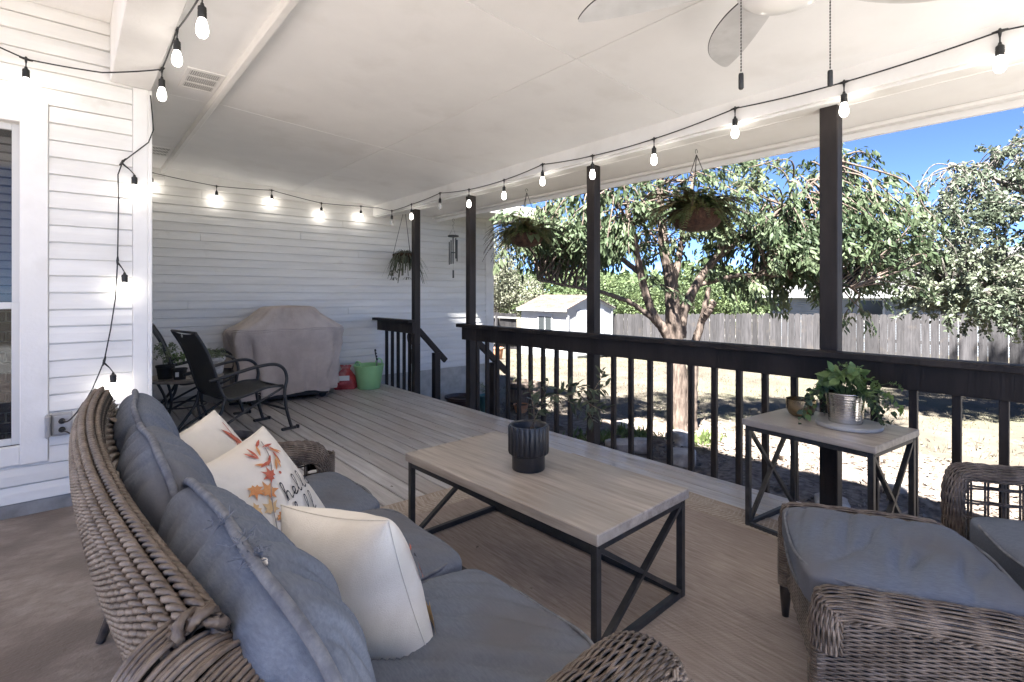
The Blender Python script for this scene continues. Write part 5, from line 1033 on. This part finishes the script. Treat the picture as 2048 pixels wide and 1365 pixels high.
for k in range(10):
    for (xa, za, xb, zb) in ((sx0-.18, ez_-.055, xm, pk+.03), (sx1+.18, ez_-.055, xm, pk+.03)):
        f0, f1 = k/10, (k+1)/10; P = lambda f, z_: (xa+(xb-xa)*f, za+(zb-za)*f+z_)
        for q in range(9):
            y0 = sy0-.12+(sy1-sy0+.24)*q/9; y1 = sy0-.12+(sy1-sy0+.24)*(q+1)/9-.006; a, b = P(f0, .035), P(f1, .018); c, d = P(f0, .012), P(f1, .0)
            mb = MB(); mb.add([(a[0], y0, a[1]), (a[0], y1, a[1]), (b[0], y1, b[1]), (b[0], y0, b[1]), (c[0], y0, c[1]), (c[0], y1, c[1]), (d[0], y1, d[1]), (d[0], y0, d[1])], [(0, 1, 2, 3), (7, 6, 5, 4), (0, 4, 5, 1), (2, 6, 7, 3), (1, 5, 6, 2), (0, 3, 7, 4)]); mb.build('shingle', SHING, sh, world=True)
mb = MB(); mb.bar((sx0-.2, sy0-.03, ez_-.06), (xm, sy0-.03, pk+.0), .05, .12); mb.bar((sx1+.2, sy0-.03, ez_-.06), (xm, sy0-.03, pk+.0), .05, .12); mb.box(sx0-.19, sx0-.17, sy0-.1, sy1+.1, ez_-.14, ez_-.04); mb.build('trim', SHW, sh, world=True)
for a, b in ((sx0-.02, sy0-.02), (sx1+.02, sy0-.02)): mb = MB(); mb.box(a-.04, a+.04, b-.03, b+.03, sz, ez_-.04); mb.build('corner_trim', SHW, sh, world=True)
wn = MB(); wn.box(sx0-.03, sx0+.01, 14.42, 15.28, -.28, .52); wn = wn.build('window', SHW, sh, world=True)
for a, b in ((14.49, 14.82), (14.88, 15.21)): mb = MB(); mb.box(sx0-.036, sx0-.031, a, b, -.20, .44); mb.build('pane', M('dark_pane', (.035, .04, .042), rough=.15, bump=0) if 'dark_pane' not in bpy.data.materials else bpy.data.materials['dark_pane'], wn, world=True)
for a, b in ((15.1, 15.92), (15.94, 16.75)): mb = MB(); mb.box(a, b, sy0-.035, sy0+.01, sz+.1, .70, .004); dd = mb.build('door', SHW, sh, world=True); mb = MB(); mb.box(15.88 if a < 15.5 else 15.96, 15.90 if a < 15.5 else 15.98, sy0-.06, sy0-.035, -.35, -.15); mb.build('handle', BLACKM, dd, world=True)
for zz in np.arange(sz+.3, .7, .3):
    mb = MB(); mb.box(sx0-.004, sx0+.001, sy0, sy1, zz, zz+.008); mb.build('panel_joint', GREYP, sh, world=True)
# ------------------------------------------------------------------ neighbour's house beyond the fence
NB = M('neighbour_siding', (.16, .18, .205), (.205, .225, .25), scale=2, rough=.7, bump=.0, rand=.0); node_add_bump_wave(NB, 2.6, 'Z', .5, .02); NR = M('neighbour_roof', (.085, .083, .085), (.13, .128, .13), scale=9, rough=.9, bump=.4)
nb = thing('neighbour_house', 'pale blue grey house with grey roof beyond the back fence', 'house', (32, 0, -1.6))
mb = MB(); mb.box(30, 38, -16, 12.4, -1.7, 1.34); mb.build('wall', NB, nb, world=True)
mb = MB(); mb.add([(29.5, -16.5, 1.30), (29.5, 12.9, 1.30), (38.5, 12.9, 1.30), (38.5, -16.5, 1.30), (34, -12, 3.6), (34, 8.4, 3.6)], [(0, 1, 5, 4), (1, 2, 5), (2, 3, 4, 5), (3, 0, 4), (3, 2, 1, 0)]); mb.build('roof', NR, nb, world=True)
mb = MB(); mb.box(29.44, 29.5, -16.5, 12.9, 1.16, 1.34); mb.build('fascia', SHW, nb, world=True)
wn = MB(); wn.box(29.94, 30.0, 7.0, 8.15, -.25, 1.12); wn = wn.build('window', SHW, nb, world=True)
mb = MB(); mb.box(29.92, 29.939, 7.1, 8.05, -.15, 1.02); mb.build('pane', bpy.data.materials['dark_pane'], wn, world=True)
# ------------------------------------------------------------------ trees
BARK = M('bark', (.052, .038, .030), (.14, .108, .088), scale=9, st=(3, 3, .5), rough=.95, bump=.9, bscale=22, bst=(4, 4, .6), detail=9)
BARKG = M('oak_bark', (.06, .052, .046), (.15, .135, .12), scale=9, st=(3, 3, .5), rough=.95, bump=.9, bscale=22, bst=(4, 4, .6))
LEAFM = M('laurel_leaf', (.032, .052, .024), (.084, .114, .058), scale=3.5, rough=.6, bump=0, spec=.3, trans=.3, c3=(.125, .15, .085), s3=1.1, lo3=.5, hi3=.72)
LEAFO = M('oak_leaf', (.050, .067, .043), (.104, .124, .083), scale=2.5, rough=.55, bump=0, trans=.25, c3=(.165, .18, .125), s3=.7, lo3=.45, hi3=.7)
LEAFB = M('grey_green_leaf', (.10, .108, .072), (.18, .18, .128), scale=1.2, rough=.7, bump=0, trans=.2); LEAFD = M('deep_green_leaf', (.045, .07, .028), (.11, .145, .06), scale=1.2, rough=.6, bump=0, trans=.25)
def limb_tree(name, label, base, limbs, crown, ntwig, nleaf, L, W, lmat, bmat, droop, seed, grp='yard trees', tw=.006, hang=.5, minz=None, clear=False):
    """limbs: list of (points in (side, depth, height), r0, r1); crown: list of ellipsoids (centre, radii) in the same axes; twigs run from the nearest limb to points in the crown and carry the leaves"""
    g = np.random.default_rng(seed); base = np.array(base, float); t = thing(name, label, 'tree', tuple(base), group=grp); AX = np.stack([RT, FW, (0, 0, 1.)])
    tr = MB(); pts = []; 
    for P, r0, r1 in limbs:
        C = smoothpath(P, 10*len(P)); C = C+g.normal(size=C.shape)*.004; C = C@AX; rr_ = np.linspace(r0, r1, len(C)); tr.tube(C, rr_*(1+.022*g.normal(size=len(C))), 10); pts += [(c, r) for c, r in zip(C, rr_) if c[2] > 1.0]
    tr.build('trunk', bmat, t, True); PT = np.array([p[0] for p in pts])
    Ps, Ds, Ns = [], [], []; mb = MB(); per = nleaf//ntwig
    for k in range(ntwig):
        c, rad = crown[g.integers(len(crown))]; u = rnd_dirs(1)[0]*g.uniform(.35, 1)**.6; e = (np.array(c)+u*np.array(rad))@AX
        la = e@RT; dp = e@FW
        if clear and abs(la+.1) < .85 and e[2] < 3.0 and dp < .5 and g.uniform() < .9: e = e+RT*(1.3 if la > -.1 else -1.2)+np.array([0, 0, .2])
        if clear and la < -.7 and e[2] < 2.7: e[2] = 2.7+abs(g.normal())*.3
        if minz is not None and e[2] < minz+.25*g.normal(): e[2] = minz+abs(g.normal())*.3
        i = np.argmin(((PT-e)**2).sum(1)+g.uniform(0, .6, len(PT))); s = PT[i]; m = (s+e)/2+g.normal(size=3)*.12*np.linalg.norm(e-s)+np.array([0, 0, .12*np.linalg.norm(e-s)]); tip = e+(e-s)/(np.linalg.norm(e-s)+.1)*.25-np.array([0, 0, hang*.35]); C = smoothpath([s, m, e, tip], 18); mb.tube(C, np.linspace(tw*2.6, tw*.5, len(C)), 4, cap=False)
        T = np.gradient(C, axis=0); T /= np.linalg.norm(T, axis=1)[:, None]; idx = g.integers(int(len(C)*.42), len(C), per)
        P = C[idx]+g.normal(size=(per, 3))*L*.35; d = rnd_dirs(per)*.8+T[idx]*.5; d[:, 2] -= droop; Ps.append(P); Ds.append(d); Ns.append(rnd_dirs(per)+np.array([0, 0, .5]))
    mb.build('twigs', bmat, t, True); Ps, Ds, Ns = map(np.concatenate, (Ps, Ds, Ns)); s = g.uniform(.6, 1.2, len(Ps)); V, Q = leaf_cloud(Ps, Ds, Ns, L*s, W*s, .12); vq_obj('crown', (V, Q), lmat, t, world=False); return t
def tri_tree(name, label, base, h0, blobs, nleaf, size, lmat, seed, grp='background trees', trunk_r=.15):
    g = np.random.default_rng(seed); base = np.array(base, float); t = thing(name, label, 'tree', tuple(base), group=grp); AX = np.stack([RT, FW, (0, 0, 1.)])
    mb = MB(); C0 = np.mean([np.array(b[0]) for b in blobs], 0)@AX; mb.tube(smoothpath([(0, 0, -.1), C0*np.array([.3, .3, .45]), C0], 16), np.linspace(trunk_r, trunk_r*.4, 17), 8)
    for c, r in blobs: mb.tube(smoothpath([C0*.45, (C0*.3+np.array(c)@AX*.7), np.array(c)@AX+np.array([0, 0, .5])], 12), np.linspace(trunk_r*.5, .02, 13), 6)
    mb.build('trunk', BARKG, t, True); Ps = []
    vol = np.array([np.prod(b[1]) for b in blobs]); vol = vol/vol.sum()
    for (c, r), v in zip(blobs, vol):
        n = int(nleaf*v); u = rnd_dirs(n)*(g.uniform(.25, 1, n)**.5)[:, None]; cl = rnd_dirs(40)*.9; a = g.integers(0, 40, n); u = np.where((g.uniform(size=n) < .6)[:, None], cl[a]*g.uniform(.55, 1.05, n)[:, None]+g.normal(size=(n, 3))*.13, u); Ps.append((np.array(c)+u*np.array(r))@AX)
    P = np.concatenate(Ps); n = len(P); d = rnd_dirs(n); d[:, 2] -= .2; s = g.uniform(.6, 1.3, n)*size; D_ = d; N_ = rnd_dirs(n)+np.array([0, 0, .4]); S_ = np.cross(D_, N_); S_ /= np.linalg.norm(S_, axis=1)[:, None]
    V = np.stack([P, P+D_*s[:, None]*.5+S_*s[:, None]*.28, P+D_*s[:, None], P+D_*s[:, None]*.5-S_*s[:, None]*.28], 1).reshape(-1, 3); Q = np.arange(n*4).reshape(-1, 4); vq_obj('crown', (V, Q), lmat, t, world=False, smooth=False); return t
mt = (7.03, 4.23, gz(7.03, 4.23)-.05)
LIMBS = [([(0, 0, -.1), (-.02, 0, .1), (-.04, 0, .8), (-.10, 0, 1.65), (-.14, .02, 2.3), (-.24, .05, 2.9), (-.27, .1, 3.6), (-.3, .15, 4.6)], .185, .04), ([(.15, -.04, -.1), (.14, -.04, .3), (.17, -.05, .9), (.20, -.05, 1.3), (.32, -.06, 1.75), (.42, -.05, 2.2)], .115, .035), ([(.3, -.06, 1.7), (.38, -.15, 1.85), (.43, -.2, 2.0)], .05, .045),
         ([(-.05, 0, 1.2), (-.25, -.05, 1.55), (-.46, -.1, 1.85), (-.65, -.15, 2.46), (-.76, -.2, 3.0), (-.86, -.25, 3.4), (-.95, -.3, 4.3)], .085, .03), ([(-.30, -.05, 1.62), (-.75, -.2, 1.95), (-1.2, -.35, 2.12), (-1.62, -.5, 2.2), (-2.2, -.7, 2.3)], .045, .015), ([(.0, 0, 1.45), (.10, .05, 1.92), (.53, .1, 2.6), (1.07, .15, 3.0), (1.7, .2, 3.25), (2.6, .3, 3.55)], .085, .025),
         ([(-.1, .02, 2.2), (.05, .15, 2.8), (.2, .3, 3.4), (.45, .5, 4.3)], .06, .02), ([(-.62, -.15, 2.4), (-1.2, -.05, 2.84), (-1.75, 0, 3.05), (-2.6, .1, 3.2)], .045, .015), ([(.3, .08, 2.25), (.95, -.1, 2.4), (1.6, -.3, 2.35), (2.3, -.5, 2.2)], .04, .014), ([(-.7, -.2, 2.7), (-1.0, -.5, 3.3), (-1.5, -.8, 3.9)], .035, .012), ([(1.0, .15, 2.95), (1.6, -.2, 3.5), (2.2, -.5, 4.1)], .04, .014)]
limb_tree('laurel_tree', 'many stemmed tree with drooping glossy leaves growing beside the deck', mt, LIMBS, [((-1.4, 0, 3.0), (1.5, 1.2, 1.0)), ((-.2, .1, 3.5), (1.6, 1.5, 1.1)), ((1.6, 0, 3.2), (1.9, 1.4, 1.2)), ((2.4, 0, 2.9), (1.2, 1.0, 1.2)), ((.9, -.2, 2.7), (1.4, 1.0, .6)), ((-1.5, -.3, 2.4), (1.0, .8, .45))], 760, 30000, .122, .040, LEAFM, BARK, .8, 3, minz=2.15, hang=.3, clear=True)
ok = (15.0, -.9, gz(15.0, -.9)-.05)
OL = [([(0, 0, 0), (.1, 0, 1.2), (0, 0, 2.2), (-.3, 0, 3.2)], .30, .16), ([(0, 0, 1.9), (-1.2, -.2, 2.35), (-2.4, -.3, 2.2), (-3.6, -.4, 2.3), (-4.6, -.5, 2.2)], .16, .03), ([(-.2, 0, 2.8), (-1.4, .3, 3.6), (-2.6, .5, 4.3), (-3.6, .6, 4.7)], .13, .03), ([(-.3, 0, 3.1), (-.8, -.6, 4.2), (-1.6, -1.0, 5.0)], .1, .03), ([(-1.2, -.2, 2.35), (-2.3, -1.2, 2.9), (-3.4, -1.8, 3.0)], .08, .02), ([(0, 0, 2.6), (1.2, .3, 3.6), (2.2, .5, 4.2)], .12, .03)]
limb_tree('oak_tree', 'wide pale green live oak at the right edge of the yard', ok, OL, [((-2.4, 0, 3.6), (2.4, 1.8, 1.3)), ((-3.9, -.2, 3.0), (1.6, 1.4, 1.0)), ((-1.2, 0, 4.6), (2.2, 2.0, 1.1)), ((.8, 0, 3.8), (2.4, 2.0, 1.5)), ((-4.0, -.5, 2.3), (1.2, 1.1, .6)), ((-2.2, -.6, 2.3), (1.8, 1.2, .6))], 1100, 66000, .085, .042, LEAFO, BARKG, .15, 9, tw=.005, hang=.3, minz=1.75)
tri_tree('cedar_tree', 'tall hazy grey green tree behind the shed by the house corner', (18.6, 22.6, -1.5), 0, [((-.9, 0, 3.6), (2.0, 2.0, 2.0)), ((-.2, .5, 5.2), (1.6, 1.6, 1.6)), ((1.1, 0, 2.8), (1.6, 1.6, 1.4)), ((-2.6, 0, 3.4), (1.8, 1.8, 2.2))], 26000, .13, LEAFB, 21)
tri_tree('cedar_tree', 'darker rounded tree between the shed and the main tree', (23.5, 19.0, -1.5), 0, [((0, 0, 2.4), (2.2, 2, 1.7)), ((2.2, 0, 2.2), (2.0, 2, 1.4)), ((-1.6, 0, 3.2), (1.6, 1.6, 1.5))], 16000, .15, LEAFD, 22)
tri_tree('yard_tree', 'green tree behind the fence to the left of the neighbour house', (29.0, 16.5, -1.6), 0, [((0, 0, 3.0), (2.6, 2, 2.0)), ((2.4, 0, 2.4), (1.8, 2, 1.5)), ((-2.6, 0, 2.6), (2.0, 2, 1.6))], 15000, .17, LEAFD, 23)
tri_tree('yard_tree', 'far tree standing behind the grey roof of the neighbour house', (42, 13.0, -1.6), 0, [((0, 0, 4.6), (3.4, 3, 2.4)), ((3.4, 0, 4.2), (2.8, 3, 2.0)), ((-3.4, 0, 4.0), (2.8, 3, 2.0))], 15000, .24, LEAFB, 24)
tri_tree('yard_tree', 'far dark tree behind the neighbour house at the right', (44, 0.5, -1.6), 0, [((0, 0, 4.4), (4.2, 3, 2.6)), ((4.4, 0, 4.0), (3.4, 3, 2.2)), ((-4.4, 0, 3.8), (3.4, 3, 2.2))], 15000, .26, LEAFD, 25)
g = np.random.default_rng(77); P = []          # distant wood closing the horizon
for k in range(60):
    a = R(-20+125*k/60); r_ = g.uniform(70, 95); c = np.array([r_*math.sin(a), r_*math.cos(a), 0]); n = 420; u = rnd_dirs(n)*(g.uniform(.5, 1, n)**.4)[:, None]; P.append(c+u*np.array([5, 5, g.uniform(3, 5)])+np.array([0, 0, 1.2]))
P = np.concatenate(P); n = len(P); d = rnd_dirs(n); e = rnd_dirs(n); s = g.uniform(.5, 1.1, n)[:, None]; V = np.stack([P, P+d*s+e*s*.6, P+d*s*1.6, P+d*s-e*s*.6], 1).reshape(-1, 3)
o = link('distant_wood', raw_mesh('distant_wood', V, np.arange(n*4).reshape(-1, 4)), LEAFD); o['kind'] = 'stuff'; o['label'] = 'distant belt of trees closing the horizon'
# ------------------------------------------------------------------ pots, stones, weeds, litter in the yard
def potobj(name, label, loc, r, h, mat, plant=None, seed=0):
    t = thing(name, label, 'planter', (*loc, gz(*loc)-.01)); mb = MB(); mb.lathe([(.001, 0), (r*.72, 0), (r*.78, .02), (r*.97, h*.9), (r*1.06, h*.92), (r*1.06, h), (r*.95, h), (r*.9, h*.85), (.001, h*.84)], 36); mb.build('pot', mat, t, 40); mb = MB(); mb.lathe([(r*.9, h*.86), (.001, h*.88)], 24); mb.build('soil', SOIL, t)
    if plant: stems_with_leaves(t, [[np.array(q)+np.array([0, 0, h*.85]) for q in S_] for S_ in plant], *seed)
    return t
potobj('flower_pot', 'empty dark brown glazed pot below the far wall by the steps', (4.73, 6.72), .25, .38, M('brown_glaze', (.035, .020, .018), (.06, .036, .03), scale=8, rough=.35, bump=.1))
ag = [[(0, 0, 0), (.05*math.cos(k), .05*math.sin(k), .12), (.13*math.cos(k), .13*math.sin(k), .22)] for k in np.arange(0, 6.2, .7)]
potobj('flower_pot', 'teal glazed pot of spiky plants seen through the railing', (5.42, 6.93), .15, .30, M('teal_glaze', (.05, .15, .16), (.09, .23, .24), scale=8, rough=.35, bump=.1), ag, (.09, .02, .03, HERB, 51, .003, 0, .8, HERB))
potobj('flower_pot', 'small orange clay pot on the ground beside the half barrel', (5.92, 6.62), .13, .14, M('clay', (.38, .17, .085), (.48, .25, .14), scale=10, rough=.9))
potobj('flower_pot', 'orange clay pot lying near the shed wall in the lawn', (12.1, 14.9), .26, .42, bpy.data.materials['clay'])
bt = thing('half_barrel', 'weathered wooden half barrel planter seen through the railing', 'planter', (6.30, 6.98, gz(6.3, 6.98)-.01)); BW = M('barrel_wood', (.10, .075, .06), (.21, .17, .145), scale=8, st=(3, 3, .4), rough=.9, bump=.4, rand=.2)
for k in range(18):
    a0, a1 = 2*np.pi*k/18+.008, 2*np.pi*(k+1)/18-.008; mb = MB(); prof = [(.25, 0), (.305, .16), (.325, .32), (.320, .46)]; V = [(r_*math.cos(a), r_*math.sin(a), z_) for dr in (0, -.03) for r_, z_ in prof for a in (a0, a1) for r_ in [r_+dr]]; F = []
    for j in range(3): F += [(2*j, 2*j+1, 2*j+3, 2*j+2), (8+2*j, 8+2*j+2, 8+2*j+3, 8+2*j+1), (2*j, 2*j+2, 8+2*j+2, 8+2*j), (2*j+1, 8+2*j+1, 8+2*j+3, 2*j+3)]
    F += [(6, 7, 15, 14), (0, 8, 9, 1)]; mb.add(V, F); mb.build('stave', BW, bt)
for z_, r_ in ((.10, .289), (.38, .327)): mb = MB(); mb.lathe([(r_, -.02), (r_+.005, -.02), (r_+.009, .02), (r_+.004, .02)], 40, (0, 0, z_)); mb.build('hoop', BLACKM, bt, 40)
mb = MB(); mb.lathe([(.29, .41), (.1, .42), (.001, .42)], 24); mb.build('soil', SOIL, bt, True)
stems_with_leaves(bt, [[(.15*math.cos(k*1.3), .15*math.sin(k*1.3), .41), (.18*math.cos(k*1.3), .18*math.sin(k*1.3), .5), (.2*math.cos(k*1.7), .2*math.sin(k*1.3), .56+.05*(k % 3))] for k in range(8)]+[[(.0, .05, .41), (.02, .06, .8), (.1, .05, 1.1)], [(-.05, 0, .41), (-.1, .02, .75), (-.18, .02, 1.0)]], .03, .014, .03, HERB, 53, .0018, 0, .8, TWIG)
RK = M('limestone', (.30, .27, .24), (.50, .46, .42), scale=6, rough=.95, bump=.6, bscale=30, c3=(.20, .17, .15), s3=4, lo3=.5, hi3=.7)
def stone(label, loc, dims, rz, seed):
    C, F = cube_grid(7); g = np.random.default_rng(seed); P = C/((np.abs(C)**5).sum(1)**.2)[:, None]; d = np.zeros(len(P))
    for _ in range(8): k = g.normal(size=3)*2.4; d += np.sin(P@k+g.uniform(0, 6))
    P = P*(1+.06*d[:, None]/2+.02*g.normal(size=(len(P), 1)))*np.array(dims)/2; mb = MB(); mb.add(P, F); o = mb.build('garden_stone', RK, None, 38); o.location = (loc[0], loc[1], gz(*loc)+dims[2]*.28); o.rotation_euler = (g.uniform(-.15, .15), g.uniform(-.15, .15), rz); tag(o, label, 'stone', 'stones around the tree bed')
for i, (lb, lc, dm, rz_) in enumerate((('flat pale stone just right of the tree base, nearest the railing', (5.55, 3.30), (.42, .30, .16), .5), ('rounded stone leaning on the left of the tree base', (6.25, 3.78), (.36, .26, .22), 1.2), ('long low stone left of the tree near the deck edge', (5.45, 4.02), (.58, .30, .18), 2.2), ('small stone between the third post and the long low stone', (4.95, 4.22), (.28, .2, .13), .3), ('pale stone left of the tree behind the weeds', (6.35, 4.75), (.44, .3, .16), 1.0), ('flat stone edging the bed far right of the tree', (6.9, 2.6), (.5, .22, .12), .2), ('small edging stone beyond the side table', (6.4, 1.5), (.42, .2, .12), .9), ('low stone at the foot of the nearest post in the yard', (5.2, 1.6), (.4, .26, .14), .4))): stone(lb, lc, dm, rz_, 60+i)
WEED = M('weed', (.07, .11, .03), (.17, .21, .075), scale=8, rough=.6, bump=0, trans=.2)
for i, (lb, lc, n) in enumerate((('tuft of green weeds at the foot of the tree trunk', (6.55, 3.65), 60), ('patch of yellow green weeds left of the tree by the stones', (6.0, 4.35), 90), ('small weeds growing beside the third post in the yard', (5.5, 4.6), 50), ('weeds growing at the deck edge behind the armchair', (4.3, .62), 60))):
    g = np.random.default_rng(90+i); P0 = np.stack([g.normal(size=n)*.16, g.normal(size=n)*.16, np.zeros(n)], -1); D_ = rnd_dirs(n)*.6+np.array([0, 0, 1.]); V, Q = leaf_cloud(np.repeat(P0, 3, 0)+g.normal(size=(n*3, 3))*.02*np.array([1, 1, 0])+np.array([0, 0, .02]), np.repeat(D_, 3, 0)+rnd_dirs(n*3)*.6, rnd_dirs(n*3), g.uniform(.06, .16, n*3), .024, .05)
    V[:, 2] = np.maximum(V[:, 2], 0); o = link('weed_tuft', raw_mesh('weed_tuft', V, Q), WEED, None, True); o['kind'] = 'stuff'; o.location = (*lc, gz(*lc)); tag(o, lb, 'weeds', 'weed tufts')
g = np.random.default_rng(5); n = 9000; X = 3.7+np.abs(g.normal(size=n))*2.4; Y = g.uniform(-1.5, 7.0, n); P = np.stack([X, Y, gz(X, Y)+.012], -1); d = rnd_dirs(n); d[:, 2] *= .25; N_ = rnd_dirs(n)*.5+np.array([0, 0, 1.])
V, Q = leaf_cloud(P, d, N_, g.uniform(.03, .10, n), g.uniform(.015, .04, n), .2); o = link('leaf_litter', raw_mesh('leaf_litter', V, Q), M('litter', (.075, .057, .044), (.25, .215, .18), scale=2.5, rough=.9, bump=0, detail=8), None, True); o['kind'] = 'stuff'; o['label'] = 'dry leaf litter on the ground under the tree'
n = 34000; X = g.uniform(4.2, 18, n); Y = g.uniform(-2, 19, n); keep = (((X-5.6)*.34)**2+((Y-2.2)*.21)**2 > .8+.5*g.normal(size=n)); X, Y = X[keep], Y[keep]; n = len(X); P = np.stack([X, Y, gz(X, Y)-.01], -1); d = rnd_dirs(n)*.7+np.array([0, 0, .9]); s = g.uniform(.03, .08, n)[:, None]; sd_ = np.cross(d, rnd_dirs(n)); sd_ /= np.linalg.norm(sd_, axis=1)[:, None]
V = np.stack([P-sd_*.006, P+sd_*.006, P+d*s], 1).reshape(-1, 3); o = link('dry_grass', raw_mesh('dry_grass', V, np.arange(n*3).reshape(-1, 3)), M('straw', (.068, .058, .042), (.122, .107, .079), scale=.8, rough=.9, bump=0, c3=(.14, .15, .075), s3=.4, lo3=.55, hi3=.7)); o['kind'] = 'stuff'; o['label'] = 'short dry grass covering the lawn'

g = np.random.default_rng(15); n = 70; X = g.uniform(.6, 3.4, n); Y = g.uniform(.3, 6.8, n); P = np.stack([X, Y, np.where((X < 3.1) & (Y < 2.9), .012, .004)], -1); d = rnd_dirs(n); d[:, 2] = np.abs(d[:, 2])*.15
V, Q = leaf_cloud(P, d, np.tile((0, 0, 1.), (n, 1))+rnd_dirs(n)*.3, g.uniform(.006, .028, n), g.uniform(.004, .012, n), .2); o = link('deck_debris', raw_mesh('deck_debris', V, Q), bpy.data.materials['litter'], None, True); o['kind'] = 'stuff'; o['label'] = 'scraps of dry leaf scattered on the deck and rug'
